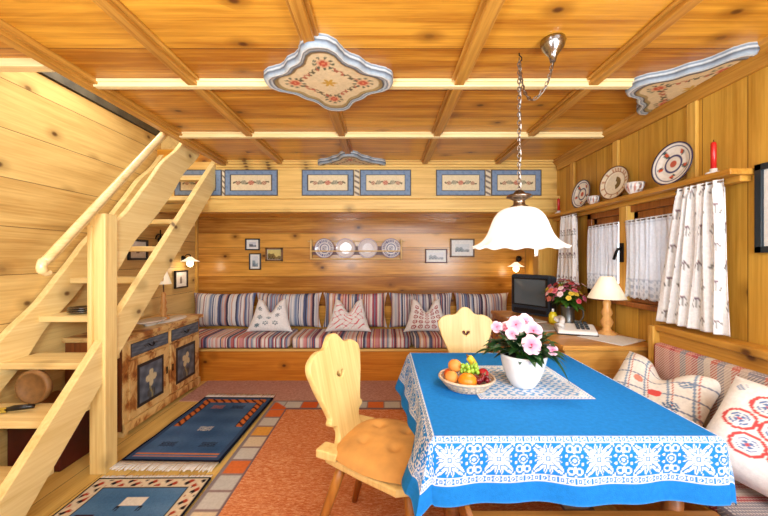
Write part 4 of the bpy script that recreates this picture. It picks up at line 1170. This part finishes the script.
def emb_red(a, b2):
    base = (236, 236, 236)
    for i in range(-1, 2):
        for j in range(-1, 2):
            x, y = i*0.50+0.25*(j % 2)-0.05, j*0.42+0.02
            r = math.hypot(a-x, (b2-y)*1.15); an = math.atan2(b2-y, a-x)
            if 0.20 < r < 0.255: return (204, 80, 80)
            if r < 0.15 and abs(math.sin(2*an)) > 0.40 and int(r*34) % 3: return (92, 124, 176)
            if r < 0.03: return (208, 84, 84)
    for (x, y) in ((-0.75, 0.7), (0.75, 0.75), (-0.1, 0.85), (0.8, -0.75), (-0.8, -0.6)):
        if math.hypot(a-x, b2-y) < 0.09 and int((a+b2)*24) % 2: return (130, 156, 190)
    return base
o = obj('embroidered_pillow', pillow_mb(0.50, 0.40, 0.17, emb_check, 0.11, 80, 0.05), M['cloth'], None)
o.scale = (0.9, 0.9, 0.88); o.location = (1.36, 1.79, 0.50); o.rotation_euler = (-0.72, 0.10, -1.15)
tag(o, 'cream pillow with blue checks and a red blossom on the wall bench, farther from camera', 'pillow', 'pillows on the right wall bench')
o = obj('embroidered_pillow', pillow_mb(0.50, 0.46, 0.19, emb_red, 0.0, 80, 0.05), M['cloth'], None)
o.scale = (0.88, 0.9, 0.9); o.location = (1.33, 1.20, 0.508); o.rotation_euler = (-0.72, 0.12, -1.20)
tag(o, 'white pillow with red circles and blue motifs at the right edge, nearer the camera', 'pillow', 'pillows on the right wall bench')

# ------------------------------------------------------------------ dining table, cloth
TX0, TX1, TY0, TY1 = 0.165, 1.14, 1.15, 2.17
tb = thing('dining_table', 'square wooden dining table hidden under the blue cloth', 'table', ((TX0+TX1)/2, (TY0+TY1)/2, 0))
obj('tabletop', MB().box(TX0, TX1, TY0, TY1, 0.71, 0.742), M['table'], tb, bevel=0.006)
obj('apron', MB().box(TX0+0.07, TX1-0.07, TY0+0.07, TY1-0.07, 0.62, 0.71), M['table'], tb)
for (x, y) in ((TX0+0.09, TY0+0.09), (TX1-0.09, TY0+0.09), (TX0+0.09, TY1-0.09), (TX1-0.09, TY1-0.09)):
    obj('leg', MB().tube([(x, y, 0.62), (x, y, 0.015)], [0.036, 0.028], 12), M['table'], tb)
BL = (32, 128, 214); LW = (222, 228, 238)
def motif(p, q):
    """lace band: p along, q across 0..1; returns True where thread"""
    if q < 0.025 or q > 0.975: return True
    if q < 0.16 or q > 0.84:
        qq = q/0.16 if q < 0.16 else (q-0.84)/0.16
        f = (p/0.027) % 1-0.5; r = math.hypot(f, (qq-0.5)*0.9)
        if r < 0.10 or 0.24 < r < 0.42: return True
        if qq < 0.12 or qq > 0.88: return True
        return False
    v = (q-0.5)*0.152; P = 0.166; f = ((p/P) % 1-0.5)*P
    A = abs(f); B = abs(v); r = math.hypot(A, B)
    # four pairs of pointed leaves making an X
    for (ang, ln, wd) in ((0.74, 0.074, 0.0125), (0.20, 0.046, 0.0070), (1.36, 0.052, 0.0065)):
        c, s_ = math.cos(ang), math.sin(ang); l = A*c+B*s_; d_ = -A*s_+B*c
        if 0.008 < l < ln and abs(d_) < wd*math.sin(PI*(l/ln)**0.9)**0.7: return not (0.0 < abs(d_) < 0.0019 and 0.016 < l < ln*0.85) and not (ang == 0.74 and abs((l+abs(d_)*0.8) % 0.019-0.0095) < 0.0013)
    if r < 0.0045: return True
    g = P/2-A
    if 0.0070 < math.hypot(g-0.013, B-0.034) < 0.0125: return True
    if math.hypot(g, B) < 0.0062: return True
    if 0.012 < math.hypot(g-0.001, B) < 0.0155 : return True
    if 0.0050 < math.hypot(g-0.034, B-0.056) < 0.0085: return True
    if math.hypot(A-0.012, B-0.060) < 0.0055: return True
    if math.hypot(g, B-0.024) < 0.0050: return True
    if math.hypot(g-0.026, B-0.012) < 0.0045: return True
    if math.hypot(g, B-0.050) < 0.0050: return True
    return False
HX, HY = (TX1-TX0)/2, (TY1-TY0)/2; CXc, CYc = (TX0+TX1)/2, (TY0+TY1)/2; DROP = 0.215
LX0, LX1, LY0, LY1 = 0.41-CXc, 0.905-CXc, 1.45-CYc, 1.90-CYc
def cloth_col(a, b2):
    ea, eb = abs(a)-HX, abs(b2)-HY
    e = max(ea, eb)
    if -0.004 < e < 0.150:
        q = (e+0.004)/0.154
        p = b2 if ea > eb else a
        return LW if motif(p+0.02, q) else BL
    if e > DROP-0.006: return (60, 140, 214)
    return BL
mb = MB(); N1 = 250
AX, AY = HX+DROP, HY+DROP
def cloth_pos(a, b2):
    ca, cb = max(-HX, min(HX, a)), max(-HY, min(HY, b2)); da, db = a-ca, b2-cb; L = math.hypot(da, db)
    z = 0.7455
    if L < 1e-9: return (CXc+a, CYc+b2, z)
    ux, uy = da/L, db/L
    r0 = 0.012
    corner = min(abs(da), abs(db))/max(abs(da), abs(db), 1e-6)
    flare = 0.07+(0.22 if a < 0 else 0.02)*corner
    s = b2 if abs(da) > abs(db) else a
    if a < 0 and abs(da) >= abs(db): flare += 0.28*(0.6+0.5*math.cos((b2+HY)*7))*max(0, 1-corner)
    wv = 0.010*math.sin(s*13+1)+0.006*math.sin(s*29+2)
    k = min(1, L/0.03); out = r0*k+flare*max(0, L-0.01)+wv*min(1, L/0.15)*(1-0.6*corner)
    drop = L*(1-0.5*flare*flare) - 0.006*k
    if corner > 0: drop *= 1-(0.17 if a < 0 else 0.27)*corner
    drop = max(0, drop)
    return (CXc+ca+ux*out, CYc+cb+uy*out, z-drop)
def splits(H, A, dx):
    n_in = int(2*H/dx); n_out = int((A-H)/0.0030)
    return [-A+(A-H)*i/n_out for i in range(n_out)]+[-H+2*H*i/n_in for i in range(n_in)]+[H+(A-H)*i/n_out for i in range(n_out+1)]
xs = splits(HX, AX, 0.0036); ys = splits(HY, AY, 0.0036)
vs = []; cs = []; fs = []
for y in ys:
    for x in xs: vs.append(cloth_pos(x, y)); cs.append(cloth_col(x, y))
nx_ = len(xs)
for j in range(len(ys)-1):
    for i in range(nx_-1): fs.append((j*nx_+i, j*nx_+i+1, (j+1)*nx_+i+1, (j+1)*nx_+i))
mb.add(vs, fs, cs, True)
tag(obj('tablecloth', mb, M['cloth'], None, origin=(CXc, CYc, 0.745), recalc=False), 'bright blue tablecloth with a white patterned lace border draped over the dining table', 'tablecloth')
# square lace centre cloth
def lacemat(u, v):
    x, y = (u-0.5)*0.5, (v-0.5)*0.46; e = min(0.25-abs(x), 0.23-abs(y))
    if e < 0.006: return LW
    if e < 0.022: return LW if math.sin(x*420)*math.sin(y*420) > -0.1 else (120, 176, 226)
    if e < 0.027: return LW
    s = math.sin(x*160)*math.sin(y*160)+0.6*math.sin((x+y)*95)*math.sin((x-y)*95)
    return LW if s > -0.12 else (120, 172, 222)
mb = MB(); mb.grid(130, 120, lambda u, v: (0.41+0.495*u, 1.45+0.45*v, 0.7485), lacemat, False)
tag(obj('lace_table_mat', mb, M['cloth'], None, origin=(0.657, 1.675, 0.748), recalc=False), 'square white lace mat in the middle of the blue tablecloth', 'table mat')

# ------------------------------------------------------------------ flower pot on the table
ZP = 0.750
pp = thing('potted_impatiens', 'white ceramic pot of pale pink impatiens flowers on the lace mat', 'plant', (0.655, 1.60, ZP))
obj('pot', MB().lathe([(0, 0), (0.048, 0), (0.054, 0.004), (0.075, 0.04), (0.093, 0.09), (0.104, 0.14), (0.106, 0.15), (0.100, 0.152), (0.092, 0.13), (0, 0.125)], (0.655, 1.60, ZP), 48), M['white'], pp)
obj('soil', MB().lathe([(0, 0.131), (0.09, 0.131), (0.09, 0.128), (0, 0.128)], (0.655, 1.60, ZP), 24), M['soil'], pp)
PC = Vector((0.655, 1.60, ZP+0.14))
lf_ = MB()
for i in range(170):
    th = random.uniform(0, 2*PI); e = random.uniform(-0.1, 1.1); r = random.uniform(0.03, 0.13)
    dd_ = Vector((math.cos(th)*math.cos(e), math.sin(th)*math.cos(e), math.sin(e)))
    p = PC+Vector((dd_.x*r*1.1, dd_.y*r, 0.01+abs(dd_.z)*r*0.8))
    leaf(lf_, p, dd_+Vector((0, 0, 0.15)), random.uniform(0.06, 0.095), 0.038, 0.5)
leaf(lf_, PC+Vector((0.09, -0.05, 0.02)), Vector((0.5, -0.4, -0.3)), 0.10, 0.035, 0.7)
leaf(lf_, PC+Vector((0.10, -0.02, 0.02)), Vector((0.9, -0.2, -0.2)), 0.09, 0.035, 0.6)
for i in range(6): leaf(lf_, PC+Vector((-0.09, 0, 0.06)), Vector((-1, -0.3+0.15*i, 0.3)), 0.09, 0.025, 0.5)
obj('foliage', lf_, M['leaf'], pp)
s_ = MB()
for i in range(12):
    th = i*0.53; s_.tube([tuple(PC-Vector((0, 0, 0.03))), tuple(PC+Vector((0.08*math.cos(th), 0.06*math.sin(th), 0.08)))], 0.004, 6)
obj('stems', s_, M['leaf2'], pp)
def pxp(a, b2, Y): return Vector(((a-384)*Y/340, Y, 1.35-(b2-258)*Y/340))
for (a, b2, Y, R) in ((516, 325, 1.58, 0.042), (525, 322, 1.60, 0.04), (533, 331, 1.56, 0.043), (531, 345, 1.50, 0.045), (507, 329, 1.64, 0.036), (552, 350, 1.54, 0.026), (497, 327, 1.62, 0.028), (512, 334, 1.56, 0.03)):
    c = pxp(a, b2, Y); f_ = MB(); nv_ = Vector((-0.2+random.uniform(-0.25, 0.25), -1, 0.45+random.uniform(-0.2, 0.3)))
    blossom(f_, c, nv_, R, (226, 112, 146), (238, 206, 216), (190, 36, 76))
    obj('blossom', f_, M['petal'], pp, recalc=False)

# ------------------------------------------------------------------ fruit basket
FC = Vector((0.385, 1.585, ZP-0.001))
bk = thing('fruit_basket', 'low round woven basket in pale pink and cream on the blue tablecloth', 'basket', tuple(FC))
w_ = MB()
for j in range(5):
    r = 0.088+0.036*(j/4)**0.8; z = 0.006+0.042*(j/4)
    w_.tube([(FC.x+r*math.cos(a*2*PI/48), FC.y+r*math.sin(a*2*PI/48), FC.z+z+0.0015*math.sin(a*PI/2*2+j*PI)) for a in range(48)], 0.0038 if j < 4 else 0.0065, 6, closed=True)
for k in range(28):
    for s in (-1, 1):
        a0 = 2*PI*k/28; a1 = a0+s*0.2
        w_.tube([(FC.x+0.088*math.cos(a0), FC.y+0.088*math.sin(a0), FC.z+0.005), (FC.x+0.108*math.cos((a0+a1)/2), FC.y+0.108*math.sin((a0+a1)/2), FC.z+0.026), (FC.x+0.124*math.cos(a1), FC.y+0.124*math.sin(a1), FC.z+0.048)], 0.0032, 5)
obj('basket_weave', w_, M['wicker'], bk)
obj('basket_bottom', MB().lathe([(0, 0.001), (0.09, 0.001), (0.09, 0.006), (0, 0.006)], tuple(FC), 32), M['wicker'], bk)
def fruit(nm, label, cat, dx, dy, dz, r, mat, sc3=(1, 1, 0.95), grp=None):
    c = FC+Vector((dx, dy, dz))
    t = thing(nm, label, cat, (c.x, c.y, c.z-r*0.95), grp)
    mb = MB(); mb.ball(tuple(c), r, sc3, 20, 14); obj('fruit_skin', mb, mat, t)
    obj('stem_end', MB().tube([(c.x, c.y, c.z+r*sc3[2]*0.97), (c.x+0.001, c.y, c.z+r*sc3[2]*1.06)], r*0.07, 6), M['leaf'], t)
    return t
fruit('orange_fruit', 'large orange at the front of the fruit basket', 'orange', -0.010, -0.058, 0.048, 0.040, M['orange'], (1.05, 1, 0.9))
fruit('peach', 'pale orange peach at the left front of the basket', 'peach', -0.075, -0.022, 0.052, 0.031, M['peach'])
fruit('peach', 'peach on top at the back left of the basket', 'peach', -0.048, 0.035, 0.088, 0.032, M['peach'])
fruit('apple', 'reddish orange apple between the two peaches', 'apple', -0.066, 0.056, 0.040, 0.030, plain('red_orange_skin', (236, 96, 34), 0.3, var=0.15, nscale=10))
fruit('apple', 'small red apple at the right rim of the basket', 'apple', 0.083, 0.020, 0.055, 0.026, M['apple'])
def bunch(nm, label, pts, r, mat):
    c = FC+Vector(pts[0]); t = thing(nm, label, 'grapes', tuple(c), None)
    for p in pts: 
        o = obj('berry', MB().ball(tuple(FC+Vector(p)), r*random.uniform(0.9, 1.05), (1, 1, 1.1), 10, 8), mat, t)
    obj('stalk', MB().tube([tuple(FC+Vector(pts[0])+Vector((0, 0, 0.0))), tuple(FC+Vector(pts[0])+Vector((0.01, 0, 0.03)))], 0.002, 5), M['leaf2'], t)
gp = []
for i in range(36):
    a = random.uniform(0, 1); gp.append((0.012+random.uniform(-0.035, 0.045), 0.015+random.uniform(-0.028, 0.03), 0.062+random.uniform(0, 0.038)*(1-abs(a-0.5))))
bunch('green_grapes', 'bunch of green grapes in the middle of the fruit basket', gp, 0.0095, M['grape'])
cp = [(0.045+random.uniform(-0.022, 0.045), -0.045+random.uniform(-0.028, 0.028), 0.040+random.uniform(0, 0.022)) for i in range(26)]
bunch('red_grapes', 'dark red grapes at the right front of the fruit basket', cp, 0.0098, M['cherry'])
bt = thing('banana', 'short yellow banana standing up behind the green grapes', 'banana', tuple(FC+Vector((0.035, 0.05, 0.05))))
obj('banana_skin', MB().tube(catmull([tuple(FC+Vector(p)) for p in ((0.06, 0.06, 0.045), (0.052, 0.056, 0.08), (0.036, 0.055, 0.108), (0.02, 0.053, 0.125))], 5), [0.012]+[0.017]*13+[0.012, 0.006], 12), M['banana'], bt)
obj('banana_tip', MB().tube([tuple(FC+Vector((0.021, 0.053, 0.123))), tuple(FC+Vector((0.014, 0.052, 0.136)))], 0.005, 8), M['goldframe'], bt)

# ------------------------------------------------------------------ pendant lamp
PX, PY = 0.66, 1.66
pl = thing('pendant_lamp', 'white scalloped glass pendant lamp on a swagged chain above the table', 'lamp', (PX, PY, 1.40))
shp = [(0.035, 0.20), (0.06, 0.197), (0.085, 0.187), (0.108, 0.165), (0.125, 0.135), (0.138, 0.10), (0.153, 0.065), (0.175, 0.035), (0.20, 0.016), (0.222, 0.006)]
def wobs(r, z, a, i):
    k = max(0, (r-0.10)/0.12); return (r*(1+0.02*k*math.cos(10*a)), z+0.005*k*k*math.cos(12*a+0.4))
shp2 = catmull(shp, 4)
mb = MB(); mb.lathe(shp2, (PX, PY, 1.395), 120, None, None, wobs)
obj('lamp_shade', mb, M['shade'], pl, solid=0.004)
obj('fitting', MB().lathe([(0, 0.195), (0.04, 0.195), (0.045, 0.205), (0.028, 0.215), (0.026, 0.235), (0.042, 0.245), (0.06, 0.252), (0.056, 0.262), (0.03, 0.268), (0.016, 0.285), (0, 0.285)], (PX, PY, 1.395), 32), M['brass'], pl)
obj('bulb', MB().ball((PX, PY, 1.49), 0.032, (1, 1, 1.2)), M['bulb'], pl)
obj('pull_toggle', MB().lathe([(0, 0), (0.007, 0), (0.008, 0.025), (0.004, 0.04), (0, 0.04)], (PX+0.075, PY-0.02, 1.36), 12), M['white'], pl)
l = bpy.data.lights.new('pendant_bulb_light', 'POINT'); l.energy = 3; l.color = (1, 0.9, 0.75); l.shadow_soft_size = 0.06
lo = bpy.data.objects.new('pendant_bulb_light', l); COL.objects.link(lo); lo.parent = pl; lo.location = (0, 0, 0.03)
def chain(path, mb, link=0.026, rad=0.0028):
    path = [Vector(p) for p in path]; acc = 0; k = 0; pos = 0
    segs = [(path[i], path[i+1], (path[i+1]-path[i]).length) for i in range(len(path)-1)]; tot = sum(s[2] for s in segs); n = int(tot/(link*0.78))
    for i in range(n):
        t = (i+0.5)*tot/n; a = 0
        for (p, q, L) in segs:
            if a+L >= t: break
            a += L
        c = p+(q-p)*((t-a)/L); d_ = (q-p).normalized(); s = d_.cross(Vector((0.3, 0.9, 0.1)).normalized())
        s.normalize(); u = d_.cross(s)
        if i % 2: s, u = u, s
        pts = [tuple(c+d_*math.cos(x)*link*0.5+s*math.sin(x)*link*0.30) for x in [j*2*PI/10 for j in range(10)]]
        mb.tube(pts, rad, 5, closed=True)
mb = MB(); chain([(PX, PY, 1.675), (PX, PY, 2.325)], mb)
obj('chain', mb, M['brass'], pl)
CNX, CNY = 0.775, 1.56
sw = catmull([(PX, PY, 2.29), (PX+0.015, PY-0.02, 2.16), (PX+0.045, PY-0.05, 2.10), (PX+0.09, PY-0.085, 2.15), (CNX, CNY, 2.25)], 8)
mb = MB(); chain(sw, mb, 0.022, 0.0024); mb.tube([tuple(Vector(p)+Vector((0.004, 0, -0.004))) for p in sw], 0.0028, 6)
obj('swag_chain', mb, M['brass'], pl)
obj('electric_cable', MB().tube([(PX+0.006+0.004*math.sin(i*0.9), PY+0.003, 1.68+i*0.02) for i in range(32)], 0.0025, 6), M['white'], pl)
obj('ceiling_hook', MB().tube([(PX, PY, ZC), (PX, PY, 2.34), (PX+0.012, PY, 2.33), (PX+0.012, PY, 2.315), (PX, PY, 2.308)], 0.003, 6), M['iron'], pl)
obj('ceiling_canopy', MB().lathe([(0.0, 0.0), (0.052, 0.0), (0.055, -0.012), (0.048, -0.035), (0.03, -0.06), (0.018, -0.075), (0.012, -0.10), (0, -0.10)], (CNX, CNY, ZC), 32), M['chrome'], pl)

# ------------------------------------------------------------------ carved chairs
half = [(0.0, 0.555), (0.022, 0.548), (0.045, 0.525), (0.065, 0.50), (0.095, 0.49), (0.12, 0.492), (0.155, 0.478), (0.185, 0.45), (0.192, 0.41), (0.18, 0.365), (0.168, 0.32), (0.15, 0.27), (0.128, 0.21), (0.115, 0.165), (0.126, 0.148), (0.118, 0.132), (0.095, 0.125), (0.08, 0.10), (0.078, 0.07), (0.095, 0.035), (0.125, 0.02), (0.13, -0.03)]
def board_curve(name, outline, holes, thick, bev=0.004):
    cu = bpy.data.curves.new(name, 'CURVE'); cu.dimensions = '2D'; cu.fill_mode = 'BOTH'
    cu.extrude = thick/2-bev; cu.bevel_depth = bev; cu.bevel_resolution = 1
    for pts in [outline]+holes:
        sp = cu.splines.new('POLY'); sp.points.add(len(pts)-1)
        for i, p in enumerate(pts): sp.points[i].co = (p[0], p[1], 0, 1)
        sp.use_cyclic_u = True
    o = bpy.data.objects.new(name+'_tmp', cu); COL.objects.link(o)
    bpy.context.view_layer.update()
    dg = bpy.context.evaluated_depsgraph_get(); me = bpy.data.meshes.new_from_object(o.evaluated_get(dg))
    bpy.data.objects.remove(o); bpy.data.curves.remove(cu); me.name = name
    return me
hs = catmull(half, 4); outl = hs+[(-p[0], p[1]) for p in reversed(hs[1:])]
heart = []
for i in range(28):
    a = 2*PI*i/28; heart.append((0.0021*16*math.sin(a)**3*0.95, 0.345+0.0019*(13*math.cos(a)-5*math.cos(2*a)-2*math.cos(3*a)-math.cos(4*a))))
def make_chair(label, loc, rz, cushion):
    """front faces local -Y"""
    t = thing('carved_chair', label, 'chair', (0, 0, 0), 'carved heart-back chairs')
    me = board_curve('backrest', outl, [list(reversed(heart))], 0.028); me.materials.append(M['chair_back'])
    lean = 0.20
    bo = bpy.data.objects.new('backrest', me); COL.objects.link(bo); bo.parent = t
    bo.location = (0, 0.175, 0.455); bo.rotation_euler = (PI/2-lean, 0, 0); bo.scale = (1.0, 0.92, 1)
    seat = [(-0.15, 0.205), (0.15, 0.205), (0.19, 0.02), (0.215, -0.13), (0.17, -0.20), (-0.17, -0.20), (-0.215, -0.13), (-0.19, 0.02)]
    obj('seat', MB().prism(seat, 'z', 0.425, 0.458), M['chair'], t, local=True, bevel=0.008)
    for s in (-1, 1):
        obj('seat_bracket', MB().box(s*0.135-0.035, s*0.135+0.035, 0.14, 0.235, 0.452, 0.49), M['chair'], t, local=True, bevel=0.006)
    for (x, y, x2, y2) in ((-0.13, -0.14, -0.20, -0.22), (0.13, -0.14, 0.20, -0.22), (-0.11, 0.14, -0.18, 0.26), (0.11, 0.14, 0.18, 0.26)):
        obj('leg', MB().tube([(x, y, 0.43), (x+(x2-x)*0.3, y+(y2-y)*0.3, 0.30), (x2, y2, 0.0)], [0.020, 0.022, 0.014], 8), M['chair_leg'], t, local=True)
    k = 1.12 if cushion else 1.06
    t.location = loc; t.rotation_euler = (0, 0, rz); t.scale = (k, k, 1)
    if cushion:
        mb = MB()
        tuft = [(-0.07, -0.06), (0.07, -0.06), (-0.07, 0.07), (0.07, 0.07)]
        for side in (0, 1):
            def pf(u, v, side=side):
                a, b2 = u*2-1, v*2-1
                # rounded square map
                x = a*math.sqrt(max(0, 1-b2*b2*0.32)); y = b2*math.sqrt(max(0, 1-a*a*0.32))
                wd = 0.222-0.035*(y+1)/2
                X_, Y_ = x*wd, -0.005+y*0.205
                e = (max(0, 1-abs(a)**3.5)*max(0, 1-abs(b2)**3.5))**0.5
                z = 0.055*e
                if side:
                    for (p, q) in tuft: z -= 0.020*math.exp(-((X_-p)**2+(Y_-q)**2)/0.0005)
                    z -= 0.006*(math.exp(-(X_/0.012)**2)+math.exp(-((Y_)/0.012)**2))*0.3
                else: z = -0.004*e
                return (X_, Y_, 0.468+z)
            mb.grid(44, 44, pf, None, True)
        o = obj('chair_cushion', mb, M['honey'], None); o.location = loc; o.rotation_euler = (0, 0, rz); o.scale = (k, k, 1)
        tag(o, 'honey-coloured tufted cushion tied on the near carved chair', 'cushion')
        piping = []
    return t
make_chair('pale carved wooden chair with tufted honey cushion at the left side of the table', (0.015, 1.565, 0.014), PI/2-0.44, True)
make_chair('pale carved chair with heart cutout standing behind the far side of the table', (0.62, 2.33, 0.014), 0.0, False)

# ------------------------------------------------------------------ near bench
nb = thing('near_bench', 'wooden bench along the near side of the table, at the bottom edge', 'bench', (0.75, 1.0, 0))
obj('bench_seat', MB().box(0.27, 1.18, 0.82, 1.215, 0.425, 0.45), M['frontbench'], nb, bevel=0.005)
obj('seat_end', MB().box(0.265, 0.285, 0.85, 1.215, 0.45, 0.53), M['frontbench'], nb, bevel=0.004)
for x in (0.33, 1.10):
    obj('leg', MB().box(x-0.02, x+0.02, 0.86, 1.18, 0.014, 0.425), M['frontbench'], nb, bevel=0.004)
